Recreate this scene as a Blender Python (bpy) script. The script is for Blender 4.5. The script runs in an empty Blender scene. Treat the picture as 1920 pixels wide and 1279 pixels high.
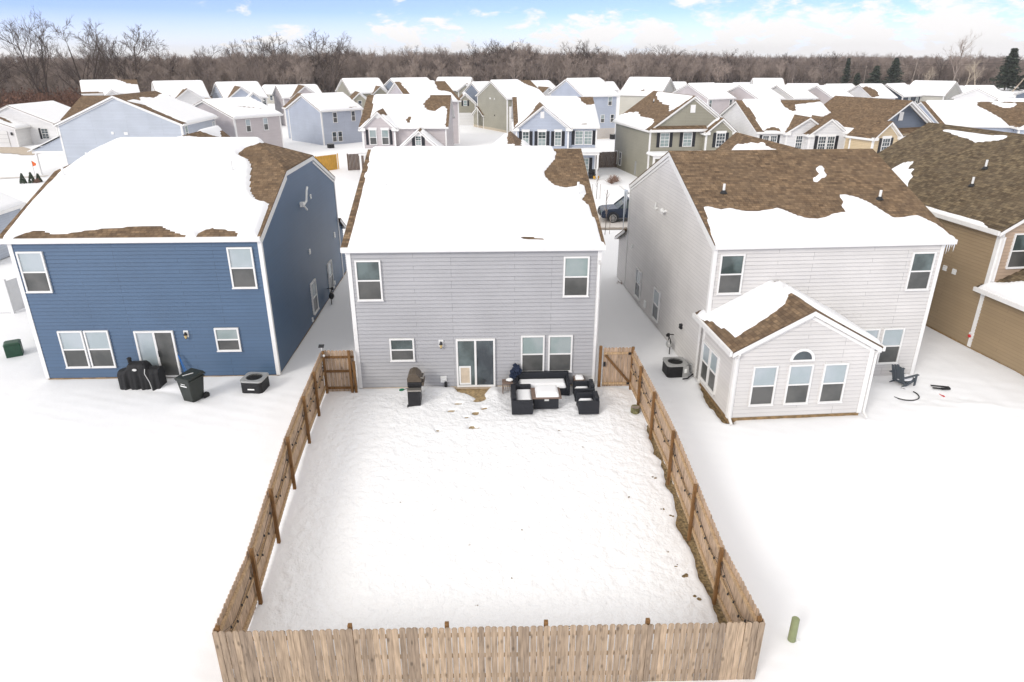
import bpy, bmesh, math, random
import numpy as np
from mathutils import Vector, Matrix
R = math.radians
SC = bpy.context.scene
COL = SC.collection

# ------------------------------------------------------------------ camera
cd = bpy.data.cameras.new('camera'); cam = bpy.data.objects.new('camera', cd); COL.objects.link(cam)
cd.sensor_width = 36; cd.lens = 1279.8 / 1920 * 36; cd.clip_start = .1; cd.clip_end = 4000
cam.location = (0, 0, 11.907)
cam.rotation_euler = (math.pi / 2 - .3946, 0, -.0373)
SC.camera = cam

# ------------------------------------------------------------------ sky and sun
SUN_EL, SUN_AZ = R(28), R(222)          # azimuth the light comes from: behind the camera, to its left
world = bpy.data.worlds.new('World'); SC.world = world; world.use_nodes = True
wn = world.node_tree.nodes; wl = world.node_tree.links
for n in list(wn): wn.remove(n)
def N(tree, typ, **kw):
    n = tree.nodes.new(typ)
    for k, v in kw.items():
        if hasattr(n, k): setattr(n, k, v)
    return n
W = world.node_tree
wout = N(W, 'ShaderNodeOutputWorld'); wbg = N(W, 'ShaderNodeBackground'); sky = N(W, 'ShaderNodeTexSky')
sky.sky_type = 'NISHITA'; sky.sun_disc = False; sky.sun_elevation = SUN_EL; sky.sun_rotation = SUN_AZ
sky.air_density = 1.0; sky.dust_density = .6; sky.ozone_density = 2.0
tc = N(W, 'ShaderNodeTexCoord'); sep = N(W, 'ShaderNodeSeparateXYZ'); wl.new(tc.outputs['Generated'], sep.inputs[0])
# look a little higher into the sky model so the low sky keeps its blue
zm = N(W, 'ShaderNodeMath', operation='MULTIPLY_ADD'); zm.inputs[1].default_value = 3.0; zm.inputs[2].default_value = .07
wl.new(sep.outputs[2], zm.inputs[0])
cmb = N(W, 'ShaderNodeCombineXYZ'); wl.new(sep.outputs[0], cmb.inputs[0]); wl.new(sep.outputs[1], cmb.inputs[1]); wl.new(zm.outputs[0], cmb.inputs[2])
wl.new(cmb.outputs[0], sky.inputs[0])
# clouds
mp = N(W, 'ShaderNodeMapping'); mp.inputs['Scale'].default_value = (8, 8, 20); mp.inputs['Location'].default_value = (3.1, 1.7, .6)
wl.new(tc.outputs['Generated'], mp.inputs[0])
cn = N(W, 'ShaderNodeTexNoise'); cn.inputs['Scale'].default_value = 1.6; cn.inputs['Detail'].default_value = 9; cn.inputs['Roughness'].default_value = .62; cn.inputs['Distortion'].default_value = .25
wl.new(mp.outputs[0], cn.inputs['Vector'])
# more cloud to the right and towards the horizon
bx = N(W, 'ShaderNodeMath', operation='MULTIPLY_ADD'); bx.inputs[1].default_value = .2; bx.inputs[2].default_value = .07; wl.new(sep.outputs[0], bx.inputs[0])
bz = N(W, 'ShaderNodeMath', operation='MULTIPLY_ADD'); bz.inputs[1].default_value = -1.9; wl.new(sep.outputs[2], bz.inputs[0]); wl.new(bx.outputs[0], bz.inputs[2])
# the cloud deck closes overhead
ov = N(W, 'ShaderNodeMapRange'); ov.inputs['From Min'].default_value = .1; ov.inputs['From Max'].default_value = .4; ov.inputs['To Min'].default_value = -.12; ov.inputs['To Max'].default_value = .35
wl.new(sep.outputs[2], ov.inputs['Value'])
bzc = N(W, 'ShaderNodeMath', operation='MAXIMUM'); wl.new(ov.outputs[0], bzc.inputs[1]); wl.new(bz.outputs[0], bzc.inputs[0])
ad = N(W, 'ShaderNodeMath', operation='ADD'); wl.new(cn.outputs['Fac'], ad.inputs[0]); wl.new(bzc.outputs[0], ad.inputs[1])
rmp = N(W, 'ShaderNodeMapRange'); rmp.interpolation_type = 'SMOOTHSTEP'
rmp.inputs['From Min'].default_value = .49; rmp.inputs['From Max'].default_value = .62; rmp.inputs['To Min'].default_value = .12; wl.new(ad.outputs[0], rmp.inputs['Value'])
mixc = N(W, 'ShaderNodeMix'); mixc.data_type = 'RGBA'
hz = N(W, 'ShaderNodeMapRange'); hz.inputs['From Min'].default_value = 0.0; hz.inputs['From Max'].default_value = .06; hz.inputs['To Min'].default_value = 1.0; hz.inputs['To Max'].default_value = 0
wl.new(sep.outputs[2], hz.inputs['Value'])
mx2 = N(W, 'ShaderNodeMath', operation='MAXIMUM'); wl.new(hz.outputs[0], mx2.inputs[0]); wl.new(rmp.outputs[0], mx2.inputs[1])
skm = N(W, 'ShaderNodeVectorMath', operation='MULTIPLY'); wl.new(sky.outputs[0], skm.inputs[0]); skm.inputs[1].default_value = (1.35, 1.36, 1.72)
wl.new(mx2.outputs[0], mixc.inputs['Factor']); wl.new(skm.outputs[0], mixc.inputs['A']); mixc.inputs['B'].default_value = (6.7, 6.6, 6.6, 1)
wl.new(mixc.outputs['Result'], wbg.inputs['Color']); wbg.inputs['Strength'].default_value = .12
wl.new(wbg.outputs[0], wout.inputs['Surface'])
sd = bpy.data.lights.new('sun', 'SUN'); sd.energy = 1.25; sd.angle = R(18); sd.color = (1, .96, .9)
so = bpy.data.objects.new('sun', sd); COL.objects.link(so)
so.rotation_euler = Vector((math.sin(SUN_AZ) * math.cos(SUN_EL), math.cos(SUN_AZ) * math.cos(SUN_EL), math.sin(SUN_EL))).to_track_quat('Z', 'Y').to_euler()
SC.view_settings.view_transform = 'Standard'; SC.view_settings.look = 'None'; SC.view_settings.exposure = .42; SC.view_settings.gamma = 1
try:
    SC.cycles.use_denoising = True; SC.cycles.max_bounces = 6; SC.cycles.diffuse_bounces = 3; SC.cycles.transparent_max_bounces = 4
except Exception: pass

# ------------------------------------------------------------------ mesh helpers
class MB:
    def __init__(s): s.v = []; s.f = []; s.uv = []; s.m = []
    def face(s, pts, uv=None, m=0):
        b = len(s.v); s.v += [tuple(p) for p in pts]; s.f.append(tuple(range(b, b + len(pts))))
        s.uv.append(uv if uv else [(p[0] + p[1], p[2]) for p in pts]); s.m.append(m)
    def box(s, x0, x1, y0, y1, z0, z1, m=0):
        s.hexa([(x0, y0, z0), (x1, y0, z0), (x1, y1, z0), (x0, y1, z0)], [(x0, y0, z1), (x1, y0, z1), (x1, y1, z1), (x0, y1, z1)], m)
    def hexa(s, a, b, m=0):
        n = len(a); k = len(s.v); s.v += [tuple(p) for p in a] + [tuple(p) for p in b]
        fs = [tuple(range(k + n - 1, k - 1, -1)), tuple(range(k + n, k + 2 * n))] + [(k + i, k + (i + 1) % n, k + n + (i + 1) % n, k + n + i) for i in range(n)]
        for f in fs:
            s.f.append(f); s.uv.append([(s.v[i][0] + s.v[i][1], s.v[i][2]) for i in f]); s.m.append(m)
    def beam(s, p0, p1, w, h, up=(0, 0, 1), m=0):
        p0 = Vector(p0); p1 = Vector(p1); d = (p1 - p0).normalized(); u = Vector(up); sx = d.cross(u)
        if sx.length < 1e-5: sx = d.cross(Vector((1, 0, 0)))
        sx.normalize(); u = sx.cross(d).normalized()
        c = [(-w / 2, -h / 2), (w / 2, -h / 2), (w / 2, h / 2), (-w / 2, h / 2)]
        s.hexa([p0 + sx * a + u * b for a, b in c], [p1 + sx * a + u * b for a, b in c], m)
    def tube(s, p0, p1, r0, r1=None, n=10, m=0):
        r1 = r0 if r1 is None else r1
        p0 = Vector(p0); p1 = Vector(p1); d = (p1 - p0).normalized()
        a = d.cross(Vector((0, 0, 1)) if abs(d.z) < .9 else Vector((1, 0, 0))).normalized(); b = a.cross(d)
        r = [(math.cos(2 * math.pi * i / n), math.sin(2 * math.pi * i / n)) for i in range(n)]
        s.hexa([p0 + (a * c + b * e) * r0 for c, e in r], [p1 + (a * c + b * e) * r1 for c, e in r], m)
    def path(s, pts, r, n=6, m=0):
        for a, b in zip(pts, pts[1:]): s.tube(a, b, r, r, n, m)
    def ring(s, c, R0, r, n=24, k=6, m=0, a0=0, a1=2 * math.pi):
        P = [Vector((c[0] + R0 * math.cos(a0 + (a1 - a0) * i / n), c[1] + R0 * math.sin(a0 + (a1 - a0) * i / n), c[2])) for i in range(n + 1)]
        s.path(P, r, k, m)
    def lump(s, c, rad, seed=0, n=10, k=7, amp=.15, m=0, half=False):
        rng = random.Random(seed); ph = [rng.uniform(0, 6) for _ in range(8)]
        rows = []
        for j in range(k + 1):
            t = (math.pi / 2 if half else math.pi) * j / k
            row = []
            for i in range(n):
                p = 2 * math.pi * i / n
                q = 1 + amp * (math.sin(3 * p + ph[0] + 2 * t) * .5 + math.sin(5 * t + ph[1] + p) * .5)
                row.append((c[0] + rad[0] * q * math.sin(t) * math.cos(p), c[1] + rad[1] * q * math.sin(t) * math.sin(p), c[2] + rad[2] * q * math.cos(t)))
            rows.append(row)
        for j in range(k):
            for i in range(n):
                s.face([rows[j][i], rows[j + 1][i], rows[j + 1][(i + 1) % n], rows[j][(i + 1) % n]], m=m)
    def mesh(s, name, mats):
        me = bpy.data.meshes.new(name); me.from_pydata(s.v, [], s.f)
        uvl = me.uv_layers.new(name='UVMap')
        flat = np.array([c for f in s.uv for p in f for c in p], dtype=np.float32); uvl.data.foreach_set('uv', flat)
        for m in (mats if isinstance(mats, (list, tuple)) else [mats]): me.materials.append(m)
        me.polygons.foreach_set('material_index', s.m); me.update(); return me
    def build(s, name, mats, parent=None, smooth=False, bevel=0, weld=False):
        me = s.mesh(name, mats)
        if weld:
            bm = bmesh.new(); bm.from_mesh(me); bmesh.ops.remove_doubles(bm, verts=bm.verts, dist=.0005); bm.to_mesh(me); bm.free()
        if smooth: me.polygons.foreach_set('use_smooth', [True] * len(me.polygons))
        o = bpy.data.objects.new(name, me); COL.objects.link(o)
        if parent: o.parent = parent
        if bevel:
            b = o.modifiers.new('bevel', 'BEVEL'); b.width = bevel; b.segments = 2; b.limit_method = 'ANGLE'
        return o
def put(name, me, parent, loc=(0, 0, 0), rz=0):
    o = bpy.data.objects.new(name, me); COL.objects.link(o); o.parent = parent; o.location = loc; o.rotation_euler = (0, 0, rz); return o
def tag(o, label=None, cat=None, group=None, kind=None):
    if label: o['label'] = label
    if cat: o['category'] = cat
    if group: o['group'] = group
    if kind: o['kind'] = kind
    return o
def empty(name, loc, rz=0, label=None, cat=None, group=None):
    o = bpy.data.objects.new(name, None); COL.objects.link(o); o.location = loc; o.rotation_euler = (0, 0, rz); o.empty_display_size = .3
    return tag(o, label, cat, group)

# ------------------------------------------------------------------ materials
def mat(name, col, rough=.6, metal=0, spec=.5, noise=0, nscale=8, bump=0, bscale=40):
    m = bpy.data.materials.new(name); m.use_nodes = True; t = m.node_tree; b = t.nodes['Principled BSDF']
    b.inputs['Base Color'].default_value = (*col, 1); b.inputs['Roughness'].default_value = rough; b.inputs['Metallic'].default_value = metal
    b.inputs['Specular IOR Level'].default_value = spec
    if noise or bump: tcn = N(t, 'ShaderNodeTexCoord')
    if noise:
        n = N(t, 'ShaderNodeTexNoise'); n.inputs['Scale'].default_value = nscale; n.inputs['Detail'].default_value = 5
        t.links.new(tcn.outputs['Object'], n.inputs['Vector'])
        mr = N(t, 'ShaderNodeMapRange'); mr.inputs['From Min'].default_value = .3; mr.inputs['From Max'].default_value = .7; mr.inputs['To Min'].default_value = 1 - noise; mr.inputs['To Max'].default_value = 1 + noise
        t.links.new(n.outputs['Fac'], mr.inputs['Value'])
        vm = N(t, 'ShaderNodeVectorMath', operation='SCALE'); vm.inputs[0].default_value = col; t.links.new(mr.outputs[0], vm.inputs['Scale'])
        t.links.new(vm.outputs[0], b.inputs['Base Color'])
    if bump:
        n2 = N(t, 'ShaderNodeTexNoise'); n2.inputs['Scale'].default_value = bscale; n2.inputs['Detail'].default_value = 4
        t.links.new(tcn.outputs['Object'], n2.inputs['Vector'])
        bp = N(t, 'ShaderNodeBump'); bp.inputs['Strength'].default_value = bump; bp.inputs['Distance'].default_value = .02
        t.links.new(n2.outputs['Fac'], bp.inputs['Height']); t.links.new(bp.outputs[0], b.inputs['Normal'])
    return m
def siding_mat(name, col):
    m = bpy.data.materials.new(name); m.use_nodes = True; t = m.node_tree; b = t.nodes['Principled BSDF']
    uv = N(t, 'ShaderNodeUVMap'); bk = N(t, 'ShaderNodeTexBrick'); t.links.new(uv.outputs[0], bk.inputs['Vector'])
    c = np.array(col)
    bk.inputs['Color1'].default_value = (*(c * .97), 1); bk.inputs['Color2'].default_value = (*(c * 1.03), 1); bk.inputs['Mortar'].default_value = (*(c * .68), 1)  # mortar tone: board joints, plus the shadow under each lap painted into the colour
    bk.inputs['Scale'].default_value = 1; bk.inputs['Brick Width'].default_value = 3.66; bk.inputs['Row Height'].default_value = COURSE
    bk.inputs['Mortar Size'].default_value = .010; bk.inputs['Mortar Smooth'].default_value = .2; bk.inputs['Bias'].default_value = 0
    bk.offset = .37; bk.offset_frequency = 3
    nz = N(t, 'ShaderNodeTexNoise'); nz.inputs['Scale'].default_value = .55; nz.inputs['Detail'].default_value = 6; t.links.new(uv.outputs[0], nz.inputs['Vector'])
    mr = N(t, 'ShaderNodeMapRange'); mr.inputs['From Min'].default_value = .3; mr.inputs['From Max'].default_value = .7; mr.inputs['To Min'].default_value = .93; mr.inputs['To Max'].default_value = 1.05
    t.links.new(nz.outputs['Fac'], mr.inputs['Value'])
    vm = N(t, 'ShaderNodeVectorMath', operation='SCALE'); t.links.new(bk.outputs['Color'], vm.inputs[0]); t.links.new(mr.outputs[0], vm.inputs['Scale'])
    t.links.new(vm.outputs[0], b.inputs['Base Color']); b.inputs['Roughness'].default_value = .42; b.inputs['Specular IOR Level'].default_value = .6
    return m
COURSE = .146
def shingle_mat(name, c1, c2, c3):
    m = bpy.data.materials.new(name); m.use_nodes = True; t = m.node_tree; b = t.nodes['Principled BSDF']
    uv = N(t, 'ShaderNodeUVMap'); bk = N(t, 'ShaderNodeTexBrick'); t.links.new(uv.outputs[0], bk.inputs['Vector'])
    bk.inputs['Color1'].default_value = (*c1, 1); bk.inputs['Color2'].default_value = (*c2, 1); bk.inputs['Mortar'].default_value = (*(np.array(c1) * .45), 1)
    bk.inputs['Scale'].default_value = 1; bk.inputs['Brick Width'].default_value = .17; bk.inputs['Row Height'].default_value = .145
    bk.inputs['Mortar Size'].default_value = .008; bk.inputs['Mortar Smooth'].default_value = .6; bk.inputs['Bias'].default_value = -.1
    bk.offset = .41; bk.offset_frequency = 2; bk.squash = 1.2; bk.squash_frequency = 3
    b2 = N(t, 'ShaderNodeTexBrick'); t.links.new(uv.outputs[0], b2.inputs['Vector'])
    b2.inputs['Color1'].default_value = (.76, .76, .76, 1); b2.inputs['Color2'].default_value = (1.28, 1.25, 1.15, 1); b2.inputs['Mortar'].default_value = (.9, .9, .9, 1)
    b2.inputs['Scale'].default_value = 1; b2.inputs['Brick Width'].default_value = .26; b2.inputs['Row Height'].default_value = .145; b2.inputs['Mortar Size'].default_value = 0; b2.offset = .3; b2.offset_frequency = 3
    nz = N(t, 'ShaderNodeTexNoise'); nz.inputs['Scale'].default_value = .6; nz.inputs['Detail'].default_value = 6; t.links.new(uv.outputs[0], nz.inputs['Vector'])
    mr = N(t, 'ShaderNodeMapRange'); mr.inputs['From Min'].default_value = .38; mr.inputs['From Max'].default_value = .62
    t.links.new(nz.outputs['Fac'], mr.inputs['Value'])
    mm = N(t, 'ShaderNodeMix'); mm.data_type = 'RGBA'; mm.blend_type = 'MULTIPLY'; mm.inputs['Factor'].default_value = 1
    t.links.new(bk.outputs['Color'], mm.inputs['A']); t.links.new(b2.outputs['Color'], mm.inputs['B'])
    m3 = N(t, 'ShaderNodeMix'); m3.data_type = 'RGBA'; t.links.new(mr.outputs[0], m3.inputs['Factor']); m3.inputs['B'].default_value = (*c3, 1)
    mf = N(t, 'ShaderNodeMath', operation='MULTIPLY'); mf.inputs[1].default_value = .3; t.links.new(mr.outputs[0], mf.inputs[0]); t.links.new(mf.outputs[0], m3.inputs['Factor'])
    t.links.new(mm.outputs['Result'], m3.inputs['A'])
    t.links.new(m3.outputs['Result'], b.inputs['Base Color']); b.inputs['Roughness'].default_value = .92; b.inputs['Specular IOR Level'].default_value = .15
    bp = N(t, 'ShaderNodeBump'); bp.inputs['Strength'].default_value = .6; bp.inputs['Distance'].default_value = .015
    t.links.new(bk.outputs['Fac'], bp.inputs['Height']); bp.invert = True; t.links.new(bp.outputs[0], b.inputs['Normal'])
    return m
def snow_mat(name, col=(.90, .90, .905), yard=False):
    m = bpy.data.materials.new(name); m.use_nodes = True; t = m.node_tree; b = t.nodes['Principled BSDF']
    b.inputs['Base Color'].default_value = (*col, 1); b.inputs['Roughness'].default_value = .7; b.inputs['Specular IOR Level'].default_value = .2
    tcn = N(t, 'ShaderNodeTexCoord')
    n1 = N(t, 'ShaderNodeTexNoise'); n1.inputs['Scale'].default_value = 1.3; n1.inputs['Detail'].default_value = 8; n1.inputs['Roughness'].default_value = .6
    t.links.new(tcn.outputs['Object'], n1.inputs['Vector'])
    bp = N(t, 'ShaderNodeBump'); bp.inputs['Strength'].default_value = .35; bp.inputs['Distance'].default_value = .05
    t.links.new(n1.outputs['Fac'], bp.inputs['Height']); last = bp
    if yard:   # boots and paws have broken the crust inside the fence
        sp = N(t, 'ShaderNodeSeparateXYZ'); t.links.new(tcn.outputs['Object'], sp.inputs[0])
        def band(o, lo, hi):
            a = N(t, 'ShaderNodeMapRange'); a.inputs['From Min'].default_value = lo - .3; a.inputs['From Max'].default_value = lo + .3; t.links.new(o, a.inputs['Value'])
            c = N(t, 'ShaderNodeMapRange'); c.inputs['From Min'].default_value = hi + .3; c.inputs['From Max'].default_value = hi - .3; t.links.new(o, c.inputs['Value'])
            q = N(t, 'ShaderNodeMath', operation='MULTIPLY'); t.links.new(a.outputs[0], q.inputs[0]); t.links.new(c.outputs[0], q.inputs[1]); return q
        q1, q2 = band(sp.outputs[0], -5.7, 5.4), band(sp.outputs[1], 11.4, 23.5)
        mk = N(t, 'ShaderNodeMath', operation='MULTIPLY'); t.links.new(q1.outputs[0], mk.inputs[0]); t.links.new(q2.outputs[0], mk.inputs[1])
        v = N(t, 'ShaderNodeTexNoise'); v.inputs['Scale'].default_value = 4.6; v.inputs['Detail'].default_value = 4; v.inputs['Roughness'].default_value = .6; v.inputs['Distortion'].default_value = .15; t.links.new(tcn.outputs['Object'], v.inputs['Vector'])
        v2 = N(t, 'ShaderNodeMapRange'); v2.inputs['From Min'].default_value = .3; v2.inputs['From Max'].default_value = .7; v2.interpolation_type = 'SMOOTHSTEP'; t.links.new(v.outputs['Fac'], v2.inputs['Value'])
        h = N(t, 'ShaderNodeMath', operation='MULTIPLY'); t.links.new(v2.outputs[0], h.inputs[0]); t.links.new(mk.outputs[0], h.inputs[1])
        b2_ = N(t, 'ShaderNodeBump'); b2_.inputs['Strength'].default_value = .6; b2_.inputs['Distance'].default_value = .042; t.links.new(h.outputs[0], b2_.inputs['Height']); t.links.new(bp.outputs[0], b2_.inputs['Normal']); last = b2_
    t.links.new(last.outputs[0], b.inputs['Normal'])
    return m
def wood_mat(name, c1, c2, dark=.5):
    m = bpy.data.materials.new(name); m.use_nodes = True; t = m.node_tree; b = t.nodes['Principled BSDF']
    g = N(t, 'ShaderNodeNewGeometry'); tcn = N(t, 'ShaderNodeTexCoord')
    cr = N(t, 'ShaderNodeMix'); cr.data_type = 'RGBA'; cr.inputs['A'].default_value = (*c1, 1); cr.inputs['B'].default_value = (*c2, 1); t.links.new(g.outputs['Random Per Island'], cr.inputs['Factor'])
    # offset the grain per board
    off = N(t, 'ShaderNodeMath', operation='MULTIPLY'); off.inputs[1].default_value = 37; t.links.new(g.outputs['Random Per Island'], off.inputs[0])
    va = N(t, 'ShaderNodeVectorMath', operation='ADD'); t.links.new(tcn.outputs['Object'], va.inputs[0]); t.links.new(off.outputs[0], va.inputs[1])
    mpn = N(t, 'ShaderNodeMapping'); mpn.inputs['Scale'].default_value = (26, 26, 2.2); t.links.new(va.outputs[0], mpn.inputs[0])
    nz = N(t, 'ShaderNodeTexNoise'); nz.inputs['Scale'].default_value = 1; nz.inputs['Detail'].default_value = 5; t.links.new(mpn.outputs[0], nz.inputs['Vector'])
    mr = N(t, 'ShaderNodeMapRange'); mr.inputs['From Min'].default_value = .3; mr.inputs['From Max'].default_value = .7; mr.inputs['To Min'].default_value = .62; mr.inputs['To Max'].default_value = 1.2; t.links.new(nz.outputs['Fac'], mr.inputs['Value'])
    mp2 = N(t, 'ShaderNodeMapping'); mp2.inputs['Scale'].default_value = (5.5, 5.5, 2.6); t.links.new(va.outputs[0], mp2.inputs[0])
    vo = N(t, 'ShaderNodeTexVoronoi'); vo.inputs['Scale'].default_value = 1; t.links.new(mp2.outputs[0], vo.inputs['Vector'])
    kr = N(t, 'ShaderNodeMapRange'); kr.inputs['From Min'].default_value = .08; kr.inputs['From Max'].default_value = .24; kr.inputs['To Min'].default_value = dark; kr.inputs['To Max'].default_value = 1; t.links.new(vo.outputs['Distance'], kr.inputs['Value'])
    mu = N(t, 'ShaderNodeMath', operation='MULTIPLY'); t.links.new(mr.outputs[0], mu.inputs[0]); t.links.new(kr.outputs[0], mu.inputs[1])
    vm = N(t, 'ShaderNodeVectorMath', operation='SCALE'); t.links.new(cr.outputs['Result'], vm.inputs[0]); t.links.new(mu.outputs[0], vm.inputs['Scale'])
    t.links.new(vm.outputs[0], b.inputs['Base Color']); b.inputs['Roughness'].default_value = .85; b.inputs['Specular IOR Level'].default_value = .15
    return m
def glass_mat(name, col, rough=.06, lines=False, tint2=None):
    m = bpy.data.materials.new(name); m.use_nodes = True; t = m.node_tree; b = t.nodes['Principled BSDF']
    b.inputs['Base Color'].default_value = (*col, 1); b.inputs['Roughness'].default_value = rough; b.inputs['Specular IOR Level'].default_value = .8
    tcn = N(t, 'ShaderNodeTexCoord'); oi = N(t, 'ShaderNodeObjectInfo')
    va = N(t, 'ShaderNodeVectorMath', operation='ADD'); t.links.new(tcn.outputs['Object'], va.inputs[0])
    ml = N(t, 'ShaderNodeMath', operation='MULTIPLY'); ml.inputs[1].default_value = 50; t.links.new(oi.outputs['Random'], ml.inputs[0]); t.links.new(ml.outputs[0], va.inputs[1])
    nz = N(t, 'ShaderNodeTexNoise'); nz.inputs['Scale'].default_value = 1.1; nz.inputs['Detail'].default_value = 3; t.links.new(va.outputs[0], nz.inputs['Vector'])
    mr = N(t, 'ShaderNodeMapRange'); mr.inputs['From Min'].default_value = .4; mr.inputs['From Max'].default_value = .6; t.links.new(nz.outputs['Fac'], mr.inputs['Value'])
    mx = N(t, 'ShaderNodeMix'); mx.data_type = 'RGBA'; mx.inputs['A'].default_value = (*col, 1); mx.inputs['B'].default_value = (*(tint2 or tuple(c * .7 for c in col)), 1); t.links.new(mr.outputs[0], mx.inputs['Factor'])
    last = mx.outputs['Result']
    if lines:
        wv = N(t, 'ShaderNodeTexWave'); wv.bands_direction = 'Z'; wv.inputs['Scale'].default_value = 7; t.links.new(tcn.outputs['Object'], wv.inputs['Vector'])
        r2 = N(t, 'ShaderNodeMapRange'); r2.inputs['To Min'].default_value = .9; r2.inputs['To Max'].default_value = 1.03; t.links.new(wv.outputs['Fac'], r2.inputs['Value'])
        vm = N(t, 'ShaderNodeVectorMath', operation='SCALE'); t.links.new(last, vm.inputs[0]); t.links.new(r2.outputs[0], vm.inputs['Scale']); last = vm.outputs[0]
    t.links.new(last, b.inputs['Base Color'])
    bp = N(t, 'ShaderNodeBump'); bp.inputs['Strength'].default_value = .12; bp.inputs['Distance'].default_value = .02; t.links.new(nz.outputs['Fac'], bp.inputs['Height']); t.links.new(bp.outputs[0], b.inputs['Normal'])
    return m
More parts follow.
